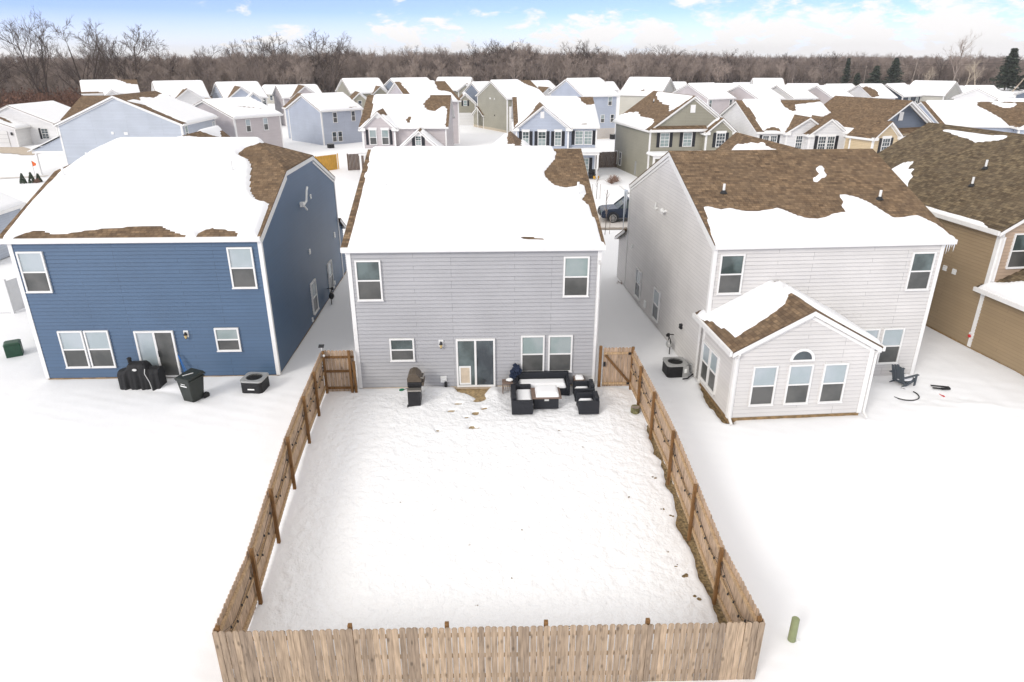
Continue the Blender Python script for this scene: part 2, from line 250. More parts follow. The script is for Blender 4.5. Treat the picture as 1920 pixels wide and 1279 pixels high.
M = dict(
    snow=snow_mat('snow'), gsnow=snow_mat('ground_snow', yard=True), trim=mat('white_trim', (.8, .79, .77), .5, noise=.04, nscale=3),
    sh=shingle_mat('brown_shingle', (.145, .098, .064), (.255, .178, .115), (.19, .135, .088)),
    sh2=shingle_mat('dark_shingle', (.105, .078, .052), (.21, .165, .108), (.15, .115, .08)),
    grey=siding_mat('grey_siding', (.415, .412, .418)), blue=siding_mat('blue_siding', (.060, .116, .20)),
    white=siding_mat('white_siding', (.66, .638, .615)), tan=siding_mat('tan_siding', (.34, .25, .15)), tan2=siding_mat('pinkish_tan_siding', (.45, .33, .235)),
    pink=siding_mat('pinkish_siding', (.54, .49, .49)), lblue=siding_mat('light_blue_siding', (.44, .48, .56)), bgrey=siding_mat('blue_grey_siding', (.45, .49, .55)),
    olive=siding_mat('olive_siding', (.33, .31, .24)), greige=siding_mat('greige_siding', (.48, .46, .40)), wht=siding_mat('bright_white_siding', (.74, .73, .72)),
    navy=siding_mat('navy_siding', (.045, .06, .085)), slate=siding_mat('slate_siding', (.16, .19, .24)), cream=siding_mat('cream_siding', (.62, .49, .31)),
    conc=mat('concrete', (.36, .30, .22), .9, noise=.2, nscale=5, bump=.3), beige=mat('beige_foundation', (.6, .5, .38), .9, noise=.1),
    found=mat('stained_foundation', (.26, .17, .08), .9, noise=.35, nscale=6),
    dark=glass_mat('window_screen', (.055, .058, .055), .35, tint2=(.10, .10, .095)), pane=glass_mat('window_glass', (.12, .16, .16), .08, tint2=(.05, .07, .07)),
    blind=glass_mat('window_blind', (.33, .38, .38), .12, lines=True, tint2=(.26, .33, .32)), frost=glass_mat('window_shade', (.42, .47, .50), .15, tint2=(.36, .42, .44)),
    night=glass_mat('dark_window_glass', (.025, .035, .045), .08, tint2=(.06, .08, .09)),
    black=mat('black_shutter', (.012, .013, .018), .5), blk=mat('black_plastic', (.012, .012, .014), .55, bump=.1), cover=mat('black_fabric_cover', (.012, .012, .013), .75, bump=.8, bscale=9),
    wick=mat('black_wicker', (.014, .016, .022), .6, bump=.6, bscale=120), ggreen=mat('dark_green_plastic', (.017, .022, .018), .45), ugreen=mat('utility_green', (.012, .06, .03), .5, noise=.15),
    metal=mat('grey_metal', (.42, .42, .41), .4, .3, noise=.08), chair=mat('slate_plastic', (.07, .085, .10), .6), dmetal=mat('dark_metal', (.03, .03, .03), .4, .5), steel=mat('brushed_steel', (.5, .47, .42), .3, .8),
    pvc=mat('white_plastic', (.82, .82, .8), .4), bronze=mat('grill_bronze', (.11, .085, .06), .45, .2, noise=.2), navyf=mat('navy_fabric', (.01, .02, .05), .8, bump=.8, bscale=12),
    fencew=wood_mat('weathered_cedar', (.50, .375, .26), (.30, .23, .17)), fencei=wood_mat('inner_cedar', (.56, .41, .29), (.44, .32, .225)), post=wood_mat('brown_post_wood', (.25, .135, .055), (.17, .09, .04), .6),
    rail=wood_mat('pine_rail', (.55, .39, .24), (.48, .33, .19), .7), fenced=wood_mat('brown_fence_wood', (.17, .12, .09), (.13, .095, .075)), neww=wood_mat('new_pine_wood', (.72, .42, .09), (.65, .36, .07), .8),
    dirt=mat('wet_dirt_and_grass', (.19, .13, .06), .95, noise=.7, nscale=14, bump=1, bscale=30), sgrass=mat('trampled_dead_grass', (.36, .26, .14), .95, noise=.45, nscale=12, bump=1, bscale=40),
    road=mat('packed_snow_road', (.62, .58, .54), .8, noise=.16, nscale=.8), kerb=mat('wet_kerb', (.27, .23, .19), .9, noise=.25, nscale=3), drive=mat('concrete_drive', (.50, .42, .33), .9, noise=.12, nscale=2),
    bark=mat('bare_bark', (.105, .078, .062), .95, noise=.35, nscale=1.2), twig=mat('bare_twigs', (.135, .095, .078), .95, noise=.25, nscale=.3), pale=mat('pale_bark', (.42, .35, .27), .9, noise=.3, nscale=1.5),
    redleaf=mat('rust_twigs', (.15, .078, .052), .95, noise=.4, nscale=.6), ever=mat('evergreen_needles', (.04, .055, .036), .9, noise=.4, nscale=1),
    wfloor=mat('woodland_floor', (.16, .12, .10), 1, noise=.5, nscale=.15), wire=mat('string_wire', (.02, .02, .02), .6), red=mat('red_plastic', (.55, .02, .02), .5), gpipe=mat('sage_green_plastic', (.25, .28, .14), .5, noise=.1, nscale=6),
    paint=mat('navy_car_paint', (.012, .022, .045), .22, .3), carg=mat('car_glass', (.05, .07, .07), .05, 0, .9), tyre=mat('tyre_rubber', (.015, .015, .015), .85), rim=mat('alloy_rim', (.45, .45, .45), .3, .8),
    lamp=mat('lamp_glass', (.6, .45, .2), .2), green2=mat('green_tool_plastic', (.0, .14, .06), .4), bluep=mat('blue_pole_paint', (.02, .16, .5), .4), moss=mat('mossy_log', (.16, .15, .07), .95, noise=.6, nscale=9, bump=1, bscale=15),
    shrub=mat('dry_shrub_twigs', (.24, .15, .11), .95), brnbox=mat('brown_table_slats', (.19, .13, .10), .6), blkgl=mat('black_car_paint', (.01, .01, .012), .3), silver=mat('silver_badge', (.7, .7, .68), .35, .3), pots=mat('orange_pots', (.55, .3, .03), .6),
    ice=mat('icicle_ice', (.75, .8, .85), .1, 0, .6), door=mat('garage_door_paint', (.7, .69, .67), .5, noise=.02), tubb=mat('orange_sign', (.7, .13, .02), .6), wood=mat('pole_wood', (.3, .25, .21), .9, noise=.3, nscale=2))

def vary(m, c1, c2):
    t = m.node_tree; b = t.nodes['Principled BSDF']; oi = N(t, 'ShaderNodeObjectInfo'); mx = N(t, 'ShaderNodeMix'); mx.data_type = 'RGBA'
    mx.inputs['A'].default_value = (*c1, 1); mx.inputs['B'].default_value = (*c2, 1); t.links.new(oi.outputs['Random'], mx.inputs['Factor'])
    for l in list(b.inputs['Base Color'].links):
        vm = l.from_node; vm_in = vm.inputs[0]; t.links.new(mx.outputs['Result'], vm_in)
vary(M['twig'], (.19, .15, .13), (.36, .29, .245)); vary(M['bark'], (.09, .07, .06), (.24, .20, .17))

# ------------------------------------------------------------------ terrain
_gy = [-60, 6, 9, 11, 12.6, 13.8, 15.7, 17.9, 20, 22, 23.3, 26, 60, 4000]
_gz = [-1.2, -1.1, -1.05, -1.03, -1.04, -1.0, -.7, -.32, -.08, .02, .05, .03, 0, 0]
GY = np.concatenate([[-60], np.arange(0, 40, .1), [60, 4000]])
_k = np.exp(-np.linspace(-2, 2, 41) ** 2); _k /= _k.sum()
GZ = np.concatenate([[-1.2], np.convolve(np.interp(np.arange(-2, 42, .1)[:440], _gy, _gz), _k, 'same')[20:420], [0, 0]])
def sdf(X, Y, P):
    """signed distance to polygon P, positive inside"""
    P = np.asarray(P, float); d = np.full(X.shape, 1e9); ins = np.zeros(X.shape, bool)
    n = len(P)
    for i in range(n):
        ax, ay = P[i]; bx_, by_ = P[(i + 1) % n]; ex, ey = bx_ - ax, by_ - ay
        wx, wy = X - ax, Y - ay; t = np.clip((wx * ex + wy * ey) / (ex * ex + ey * ey + 1e-12), 0, 1)
        d = np.minimum(d, (wx - ex * t) ** 2 + (wy - ey * t) ** 2)
        c = ((ay <= Y) & (by_ > Y)) | ((by_ <= Y) & (ay > Y))
        xi = ax + (Y - ay) * ex / (ey if abs(ey) > 1e-12 else 1e-12)
        ins ^= c & (X < xi)
    d = np.sqrt(d); return np.where(ins, d, -d)
_rs = np.random.RandomState(5)
_W = [(f * math.cos(a), f * math.sin(a), p) for f, a, p in zip(_rs.uniform(1.5, 7, 28), _rs.uniform(0, 6.28, 28), _rs.uniform(0, 6.28, 28))]
def wob(X, Y, s=1.0):
    z = 0
    for i, (a, b, p) in enumerate(_W): z = z + np.sin(a * X * s + b * Y * s + p) / (1 + .25 * i)
    return z / 4.5
PATIO = [(-1.4, 24.2), (-1.25, 23.55), (-.8, 23.35), (-.5, 23.0), (-.66, 22.8), (-.4, 22.72), (-.2, 22.8), (-.12, 23.0), (-.2, 23.4), (-.06, 23.65), (.1, 24.2)]
STRIP = [(5.62, 21.0), (5.5, 20.9), (5.46, 20.3), (5.48, 19.7), (5.42, 19.3), (5.56, 18.9), (5.5, 18.1), (5.42, 17.7), (5.56, 17.3), (5.5, 16.5), (5.36, 16.1), (5.5, 15.6), (5.6, 15.0), (5.52, 14.3), (5.62, 13.6), (5.6, 12.9), (5.74, 12.4), (5.95, 12.4)]
WBASE = [(8.62, 20.75), (8.28, 20.85), (8.2, 21.6), (8.1, 22.4), (8.15, 23.1), (8.28, 23.9), (8.5, 24.5), (8.6, 23), (8.7, 21.2)]
BITS = [[(cx + r * math.cos(a) * e * (1 + .3 * math.sin(3 * a + cx)), cy + r * math.sin(a) * (1 + .3 * math.cos(2 * a))) for a in [i * .7 for i in range(9)]]
        for cx, cy, r, e in [(-1.37, 22.07, .09, 1.3), (-.51, 21.89, .11, 1), (-.84, 21.61, .07, 1.5), (-.5, 20.88, .11, 2.0), (-1.8, 20.78, .06, 1), (-3.45, 21.05, .09, .6), (-.62, 20.98, .08, 1), (-1.15, 22.6, .1, 2), (-.2, 22.2, .09, 1.2)]]
def gz(x, y): return float(np.interp(y, GY, GZ))
def ground(X, Y):
    z = np.interp(Y, GY, GZ); z = z + .05 * wob(X, Y, .12) + .012 * wob(X, Y, .8)
    return z
def terrain():
    xs = np.concatenate([[-900, -500, -300, -200, -130, -90, -60, -45, -35, -28], np.arange(-24, -7, .12), np.arange(-6.9, 6.6, .07), np.arange(6.7, 22, .12), [23, 26, 30, 36, 45, 60, 90, 130, 200, 300, 500, 900]])
    ys = np.concatenate([[-80, -40, -10, 3], np.arange(5, 10.8, .25), np.arange(10.9, 24.2, .07), np.arange(24.3, 34, .25), [35, 37, 40, 44, 48, 52, 56, 60, 70, 80, 95, 120, 150, 200, 300, 500, 900, 1600, 3000]])
    X, Y = np.meshgrid(xs, ys); Z = ground(X, Y)
    yard = np.clip(np.minimum(np.minimum(X + 6.1, 5.75 - X), np.minimum(Y - 11.1, 23.7 - Y)) / .5, 0, 1)
    near = np.clip((26 - np.abs(X)) / 4, 0, 1) * np.clip((30 - Y) / 4, 0, 1)
    Z += near * .012 * wob(X + 3, Y, 1.9) * (1 - yard)
    # trampled yard: rounded lumps plus boot and paw prints
    rng = np.random.RandomState(11); F = np.zeros_like(Z)
    F += .012 * wob(X, Y, 1.6) + .006 * wob(Y, X, 3.1)
    for _ in range(2600):
        cx, cy = rng.uniform(-6.1, 5.8), rng.uniform(11.2, 23.8); r = rng.uniform(.07, .17); dpt = rng.uniform(.002, .016)
        i0, i1 = np.searchsorted(xs, [cx - 3 * r, cx + 3 * r]); j0, j1 = np.searchsorted(ys, [cy - 3 * r, cy + 3 * r])
        q = ((X[j0:j1, i0:i1] - cx) ** 2 + (Y[j0:j1, i0:i1] - cy) ** 2) / r ** 2
        F[j0:j1, i0:i1] -= dpt * np.exp(-q * 1.3) - .35 * dpt * np.exp(-(np.sqrt(q) - 1.5) ** 2 * 3)
    Z += F * yard
    # snow pushed up beside the door and along the wall
    for cx, cy, sx, sy, h in [(-2.2, 23.55, .8, .35, .16), (-2.5, 22.9, .35, .6, .09), (.25, 23.3, .25, .5, .12), (-1.6, 22.9, .3, .4, .07), (4.4, 23.6, .6, .5, .1), (-1.0, 20.9, 1.2, .5, .04), (.9, 21.3, .6, .5, .03), (4.3, 22, .35, 1.2, .06)]:
        Z += h * np.exp(-((X - cx) / sx) ** 2 - ((Y - cy) / sy) ** 2)
    # disturbed snow and a low bank beyond the white house's back corner
    for cx, cy, sx, sy, h in [(14.6, 22.4, 1, .7, .06), (17.5, 21.4, 2.2, .7, .16), (20, 20.3, 1.8, .6, .18), (14.9, 23.3, .8, .5, .07), (15.6, 22.7, .6, .5, .05), (22, 23, 2.2, 1.2, -.06), (-11, 22.7, .7, .4, .05), (-12.2, 24.3, .5, .3, .07)]:
        Z += h * np.exp(-((X - cx) / sx) ** 2 - ((Y - cy) / sy) ** 2) * (1 + .3 * wob(X, Y, 1.4))
    for cx, cy, r in [(6.6 + .12 * (i % 2), 25.5 + i * .55, .12) for i in range(16)] + [(6.3 + i * .05, 18 + i * .5, .1) for i in range(10)] + [(-12.9 + i * .3, 24 - .02 * i * i, .13) for i in range(8)] + [(15 + i * .4, 21.9 + .25 * (i % 2), .13) for i in range(9)] + [(-16 + i * .42 + .1 * (i % 2), 13.2 + .33 * i, .12) for i in range(18)] + [(-8.5 - i * .1, 11.5 + i * .5, .11) for i in range(14)] + [(9 + .35 * i, 14.5 + .22 * i + .2 * (i % 2), .12) for i in range(22)] + [(18.5 - .12 * i, 14 + .45 * i, .12) for i in range(14)]:
        Z -= .035 * np.exp(-((X - cx) ** 2 + (Y - cy) ** 2) / r ** 2)
    for P in [PATIO, STRIP, WBASE] + BITS:
        x0, y0 = np.min(P, 0) - .4; x1, y1 = np.max(P, 0) + .4
        i0, i1 = np.searchsorted(xs, [x0, x1]); j0, j1 = np.searchsorted(ys, [y0, y1])
        d = sdf(X[j0:j1, i0:i1], Y[j0:j1, i0:i1], P) + .05 * wob(X[j0:j1, i0:i1], Y[j0:j1, i0:i1], 2.2)
        Z[j0:j1, i0:i1] = Z[j0:j1, i0:i1] * 1 - .13 * np.clip((d + .05) / .1, 0, 1)
    ny, nx = X.shape
    V = np.stack([X, Y, Z], -1).reshape(-1, 3); idx = np.arange(nx * ny).reshape(ny, nx)
    Fc = np.stack([idx[:-1, :-1], idx[:-1, 1:], idx[1:, 1:], idx[1:, :-1]], -1).reshape(-1, 4)
    return gridmesh('snow_ground', V, Fc, M['gsnow'])
def gridmesh(name, V, Fc, m, parent=None, loc=None):
    me = bpy.data.meshes.new(name); me.vertices.add(len(V)); me.vertices.foreach_set('co', np.asarray(V, np.float32).ravel())
    me.loops.add(Fc.size); me.loops.foreach_set('vertex_index', Fc.astype(np.int32).ravel())
    me.polygons.add(len(Fc)); me.polygons.foreach_set('loop_start', np.arange(0, Fc.size, 4, dtype=np.int32)); me.polygons.foreach_set('loop_total', np.full(len(Fc), 4, dtype=np.int32))
    me.polygons.foreach_set('use_smooth', [True] * len(Fc)); me.update(calc_edges=True); me.validate(); me.materials.append(m)
    o = bpy.data.objects.new(name, me); COL.objects.link(o)
    if parent: o.parent = parent
    return o
tag(terrain(), kind='structure')
def flat_sheet(name, P, m, dz, kind='structure', step=.12, base=None):
    """a sheet that follows the ground at dz, cut to polygon P"""
    x0, y0 = np.min(P, 0) - .1; x1, y1 = np.max(P, 0) + .1
    xs = np.arange(x0, x1 + step, step); ys = np.arange(y0, y1 + step, step); X, Y = np.meshgrid(xs, ys)
    Z = np.interp(Y, GY, GZ) + .05 * wob(X, Y, .12) + .012 * wob(X, Y, .8) + dz + (.012 * wob(X, Y, 6) if step < 1 else 0)
    d = sdf(X, Y, P); idx = np.arange(X.size).reshape(X.shape)
    Fc = np.stack([idx[:-1, :-1], idx[:-1, 1:], idx[1:, 1:], idx[1:, :-1]], -1).reshape(-1, 4)
    keep = (d.ravel()[Fc] > -.14 if step < 1 else d.ravel()[Fc] > -step * .3).any(1)
    o = gridmesh(name, np.stack([X, Y, Z], -1).reshape(-1, 3), Fc[keep], m); return tag(o, kind=kind)
flat_sheet('bare_grass', [(x, min(y, 23.86)) for x, y in PATIO], M['sgrass'], -.065)
for P in BITS: flat_sheet('grass_tuft_patch', P, M['sgrass'], -.05, step=.05)
flat_sheet('dirt_strip', STRIP, M['dirt'], -.08, step=.08)
flat_sheet('dirt_border', WBASE, M['dirt'], -.08, step=.08)

# ------------------------------------------------------------------ house builder
def clip_band(P, z0, z1):
    def cl(P, f):
        o = []
        for i in range(len(P)):
            a, b = P[i], P[(i + 1) % len(P)]; fa, fb = f(a), f(b)
            if fa >= 0: o.append(a)
            if (fa >= 0) != (fb >= 0):
                t = fa / (fa - fb); o.append((a[0] + (b[0] - a[0]) * t, a[1] + (b[1] - a[1]) * t))
        return o
    P = cl(P, lambda p: p[1] - z0)
    return cl(P, lambda p: z1 - p[1]) if len(P) > 2 else []
def facept(face, a, z, at, off):
    if face == 'S': return (a, at - off, z)
    if face == 'N': return (a, at + off, z)
    if face == 'E': return (at + off, a, z)
    return (at - off, a, z)
def siding(mb, face, at, P, lap=.04, course=COURSE):
    zmin = min(p[1] for p in P); zmax = max(p[1] for p in P); k0 = math.floor(zmin / course); k1 = math.ceil(zmax / course)
    for k in range(k0, k1):
        za, zb = k * course, (k + 1) * course; q = clip_band(P, za, zb)
        if len(q) < 3: continue
        off = lambda z: lap * (1 - (z - za) / course) + .002
        mb.face([facept(face, a, z, at, off(z)) for a, z in q], [(a, z) for a, z in q])
        lo = [p for p in q if p[1] - za < 1e-4]
        if len(lo) >= 2:
            a0 = min(p[0] for p in lo); a1 = max(p[0] for p in lo)
            mb.face([facept(face, a0, za, at, .002), facept(face, a1, za, at, .002), facept(face, a1, za, at, lap + .002), facept(face, a0, za, at, lap + .002)], [(a0, za), (a1, za), (a1, za), (a0, za)])
ROT = {'S': 0, 'E': math.pi / 2, 'N': math.pi, 'W': -math.pi / 2}
def shed_bay(H, x0, x1, y0, y1, z0, z1, zb=0, side=0):
    b = MB(); e = .3
    sl = (z1 - z0) / (y1 - y0)
    P = [(x0 - .2, y0, z0), (x1 + .2, y0, z0), (x1 + .2, y1 + e, z1 + sl * e), (x0 - .2, y1 + e, z1 + sl * e)]
    b.hexa([(p[0], p[1], p[2] - .05) for p in P], P); b.build('garage_roof', M['sh'], H.root)
    t = MB()
    for xx in (x0 - .18, x1 + .18): t.beam((xx, y0 + .05, z0 - .13), (xx, y1 + e - .03, z1 + sl * e - .1), .03, .15)
    t.box(x0 - .2, x1 + .2, y1 + e - .02, y1 + e + .08, z1 + sl * e - .17, z1 + sl * e - .055); t.build('garage_trim', M['trim'], H.root)
    w = MB()
    for fc, at in (('W', x0), ('E', x1)): siding(w, fc, at, [(y0, zb), (y1, zb), (y1, z1 - .06), (y0, z0 - .06)])
    siding(w, 'N', y1, [(x0, zb), (x1, zb), (x1, z1 - .06), (x0, z1 - .06)]); w.build('garage_wall', M[H.wall], H.root)
class House:
    def __init__(s, x, y, yaw, z0, label, wall, roof='sh', detail=2, cat='house', group=None):
        s.root = empty('house', (x, y, z0), yaw, label, cat, group or 'houses of the subdivision')
        s.walls = MB(); s.roofs = MB(); s.trim = MB(); s.wall = wall; s.roofm = roof; s.masses = []; s.detail = detail; s.base = MB(); s.sn = []
    def mass(s, x0, x1, y0, y1, ez, sl, ridge='x', zb=0, ovr=.28, ovr2=None, ove=.3, clip=0, kink=0, walls='SEWN', mat=None, gut='SN', trimw=.1, corner=True, lap=None):
        ovr2 = ovr if ovr2 is None else ovr2
        m = dict(x0=x0, x1=x1, y0=y0, y1=y1, ez=ez, sl=sl, ridge=ridge, ovr=ovr, ovr2=ovr2, ove=ove, clip=clip, kink=kink, zb=zb)
        s.masses.append(m); course = COURSE if s.detail > 0 else COURSE * 2
        lp = lap or (.03 if s.detail > 0 else .03)
        t = .05
        if ridge == 'x': a0, a1, b0, b1 = x0, x1, y0, y1
        else: a0, a1, b0, b1 = y0, y1, x0, x1
        bm_ = (b0 + b1) / 2; zr = ez + sl * (b1 - b0) / 2; ze = ez - sl * ove; kz = zr - sl * kink
        m.update(zr=zr, bm=bm_, a0=a0, a1=a1, b0=b0, b1=b1)
        def T(a, b, z): return (a, b, z) if ridge == 'x' else (b, a, z)
        cs = math.sqrt(1 + sl * sl); h0 = a0 - ovr; h1 = a1 + ovr2
        for sg, bb, be in ((1, b0, b0 - ove), (-1, b1, b1 + ove)):
            if clip:
                P = [(h0, be), (h1, be), (h1, bm_ - sg * kink), (h1 - clip, bm_), (h0 + clip, bm_), (h0, bm_ - sg * kink)]
            else: P = [(h0, be), (h1, be), (h1, bm_), (h0, bm_)]
            zf = lambda b: ez + sl * (b - b0 if sg > 0 else b1 - b)
            top = [T(a, b, zf(b)) for a, b in P]; bot = [T(a, b, zf(b) - t) for a, b in P]
            uv = [(a, abs(b - be) * cs) for a, b in P]
            s.roofs.face(top, uv, 0); s.roofs.face(bot[::-1], uv[::-1], 1)
            for i in range(len(P)):
                j = (i + 1) % len(P)
                if P[i][1] == bm_ and P[j][1] == bm_: continue
                s.roofs.face([bot[i], bot[j], top[j], top[i]], [(0, 0), (.3, 0), (.3, .1), (0, .1)], 0)
            # rake boards
            hh = .17
            for ha, sgn in ((h0, 1), (h1, -1)):
                pa = (ha + sgn * .035, be + sg * .04); pb = (ha + sgn * .035, (bm_ - sg * kink) if clip else bm_ - sg * .001)
                A = T(pa[0], pa[1], zf(pa[1]) - t - .004); B = T(pa[0], pb[1], zf(pb[1]) - t - .004)
                off = .035
                A2, B2 = T(pa[0] - sgn * .028, pa[1], A[2]), T(pa[0] - sgn * .028, pb[1], B[2])
                s.trim.hexa([A, B, B2, A2], [(p[0], p[1], p[2] - hh) for p in (A, B, B2, A2)])
                # boxed soffit back to the wall
                wa = a0 if sgn > 0 else a1
                A3, B3 = T(wa - sgn * .01, pa[1], A[2] - hh + .03), T(wa - sgn * .01, pb[1], B[2] - hh + .03)
                A4, B4 = T(pa[0], pa[1], A[2] - hh + .03), T(pa[0], pb[1], B[2] - hh + .03)
                s.trim.hexa([A4, B4, B3, A3], [(p[0], p[1], p[2] - .02) for p in (A4, B4, B3, A3)])
                # frieze board on the wall
                f0, f1 = wa - sgn * .042, wa - sgn * .001
                fb = b0 if sg > 0 else b1
                Aq = [T(f0, fb, zf(fb) - .27), T(f0, pb[1], zf(pb[1]) - .27), T(f1, pb[1], zf(pb[1]) - .27), T(f1, fb, zf(fb) - .27)]
                s.trim.hexa([(p[0], p[1], p[2] - .11) for p in Aq], Aq)
            # eave fascia, soffit and gutter
            zt = zf(be) - t - .004
            f = lambda u0, u1, v0, v1, z0_, z1_: s.trim.box(*( (u0, u1, min(v0, v1), max(v0, v1)) if ridge == 'x' else (min(v0, v1), max(v0, v1), u0, u1)), z0_, z1_)
            f(h0 + .01, h1 - .01, be + sg * .02, be + sg * .045, zt - .16, zt)
            f(h0 + .04, h1 - .04, be + sg * .045, bb - sg * .005, zt - .15, zt - .13)
            f(h0 + .005, h1 - .005, be - sg * .1, be - sg * .002, zt - .11, zt + .06)
        if clip:
            for hx, sg in ((h0, 1), (h1, -1)):
                P = [(hx, bm_ - kink), (hx, bm_ + kink), (hx + sg * clip, bm_)]
                top = [T(hx, bm_ - kink, kz), T(hx, bm_ + kink, kz), T(hx + sg * clip, bm_, zr)]
                bot = [(p[0], p[1], p[2] - t) for p in top]; hl = math.hypot(clip, zr - kz)
                s.roofs.face(top, [(0, 0), (2 * kink, 0), (kink, hl)], 0); s.roofs.face([bot[0], bot[1], top[1], top[0]], m=0)
                p0, p1 = T(hx + sg * .02, bm_ - kink, kz - t - .1), T(hx + sg * .02, bm_ + kink, kz - t - .1)
                s.trim.beam(p0, p1, .03, .18)
        # walls
        ob = 'S', 'N'; ends = ('W', 'E') if ridge == 'x' else ('S', 'N'); sides = ('S', 'N') if ridge == 'x' else ('W', 'E')
        zt = -.07
        wmb = s.walls if mat is None else MB()
        for fc, at in zip(ends, (a0, a1)):
            if fc not in walls: continue
            if clip: P = [(b0, zb), (b1, zb), (b1, ez + zt), (bm_ + kink, kz + zt), (bm_ - kink, kz + zt), (b0, ez + zt)]
            else: P = [(b0, zb), (b1, zb), (b1, ez + zt), (bm_, zr + zt), (b0, ez + zt)]
            siding(wmb, fc, at, P, lp, course)
        for fc, at in zip(sides, (b0, b1)):
            if fc in walls: siding(wmb, fc, at, [(a0, zb), (a1, zb), (a1, ez + zt), (a0, ez + zt)], lp, course)
        if mat: wmb.build('wall', M[mat], s.root)
        if corner:
            w = trimw; q = .046
            for cx, sx in ((x0, -1), (x1, 1)):
                for cy, sy in ((y0, -1), (y1, 1)):
                    z1 = ez - .16
                    s.trim.box(*sorted((cx + sx * q, cx + sx * (q - .03) - 0)), *sorted((cy + sy * q, cy - sy * w)), zb, z1)
                    s.trim.box(*sorted((cx + sx * (q - .03), cx - sx * w)), *sorted((cy + sy * q, cy + sy * (q - .03))), zb, z1)
        return m
    def foundation(s, x0, x1, y0, y1, z0=-.4, z1=.02, m='found'):
        b = MB(); b.box(x0 + .01, x1 - .01, y0 + .01, y1 - .01, z0, z1); b.build('foundation', M[m], s.root)
    def snow(s, m, polys=None, holes=(), T=.12, res=None, inset=(.3, .35), edge=.06, r=.16, seed=0):
        """snow lying on one roof mass; polygons in house coordinates"""
        res = res or (.11 if s.detail == 2 else .22 if s.detail == 1 else .4)
        rng = random.Random(seed + int(m['x0'] * 7 + m['y0'] * 3)); ph = rng.uniform(0, 30)
        X0, X1, Y0, Y1 = (m['x0'] - m['ovr'], m['x1'] + m['ovr2'], m['y0'] - m['ove'], m['y1'] + m['ove']) if m['ridge'] == 'x' else (m['x0'] - m['ove'], m['x1'] + m['ove'], m['y0'] - m['ovr'], m['y1'] + m['ovr2'])
        nx = max(4, int((X1 - X0) / res)); ny = max(4, int((Y1 - Y0) / res))
        X, Y = np.meshgrid(np.concatenate([[X0], np.linspace(X0, X1, nx + 1), [X1]]), np.concatenate([[Y0], np.linspace(Y0, Y1, ny + 1), [Y1]]))
        A, B = (X, Y) if m['ridge'] == 'x' else (Y, X)
        Z = m['ez'] + m['sl'] * np.minimum(B - m['b0'], m['b1'] - B)
        if m['clip']:
            hs = (m['zr'] - (m['zr'] - m['sl'] * m['kink'])) / m['clip']
            Z = np.minimum(Z, (m['zr'] - m['sl'] * m['kink']) + hs * np.minimum(A - (m['a0'] - m['ovr']), (m['a1'] + m['ovr2']) - A))
        if polys is None:
            l, rr = inset
            polys = [[(X0 + l, Y0 - 1), (X1 - rr, Y0 - 1), (X1 - rr, Y1 + 1), (X0 + l, Y1 + 1)]] if m['ridge'] == 'x' else [[(X0 - 1, Y0 + l), (X1 + 1, Y0 + l), (X1 + 1, Y1 - rr), (X0 - 1, Y1 - rr)]]
        d = np.full(X.shape, -9.)
        for P in polys: d = np.maximum(d, sdf(X, Y, P))
        for P in holes: d = np.minimum(d, -sdf(X, Y, P))
        d = d + edge * wob(X + ph, Y, 1.1) + edge * .4 * wob(X, Y + ph, 3.3)
        dr = np.minimum(np.minimum(X - X0, X1 - X), np.minimum(Y - Y0, Y1 - Y))
        d = np.minimum(d, dr + .11)
        H = np.where(d > 0, T * np.sqrt(1 - (1 - np.clip(d / r, 0, 1)) ** 2) + .015 * wob(X, Y, .5) * np.clip(d / .4, 0, 1), np.maximum(d * .6, -.035))
        H[0, :] = H[-1, :] = -.03; H[:, 0] = H[:, -1] = -.03
        idx = np.arange(X.size).reshape(X.shape); Fc = np.stack([idx[:-1, :-1], idx[:-1, 1:], idx[1:, 1:], idx[1:, :-1]], -1).reshape(-1, 4)
        keep = (d.ravel()[Fc] > 0).any(1)
        if keep.any(): s.sn.append((np.stack([X, Y, Z + H], -1).reshape(-1, 3), Fc[keep]))
    def finish(s):
        s.walls.build('wall', M[s.wall], s.root)
        rf = s.roofs.build('roof', [M[s.roofm], M['trim']], s.root)
        s.trim.build('trim', M['trim'], s.root)
        if s.sn:
            V = []; Fs = []; k = 0
            for v, f in s.sn: V.append(v); Fs.append(f + k); k += len(v)
            gridmesh('snow_cover', np.concatenate(V), np.concatenate(Fs), M['snow'], s.root)
        return s.root
_wc = {}
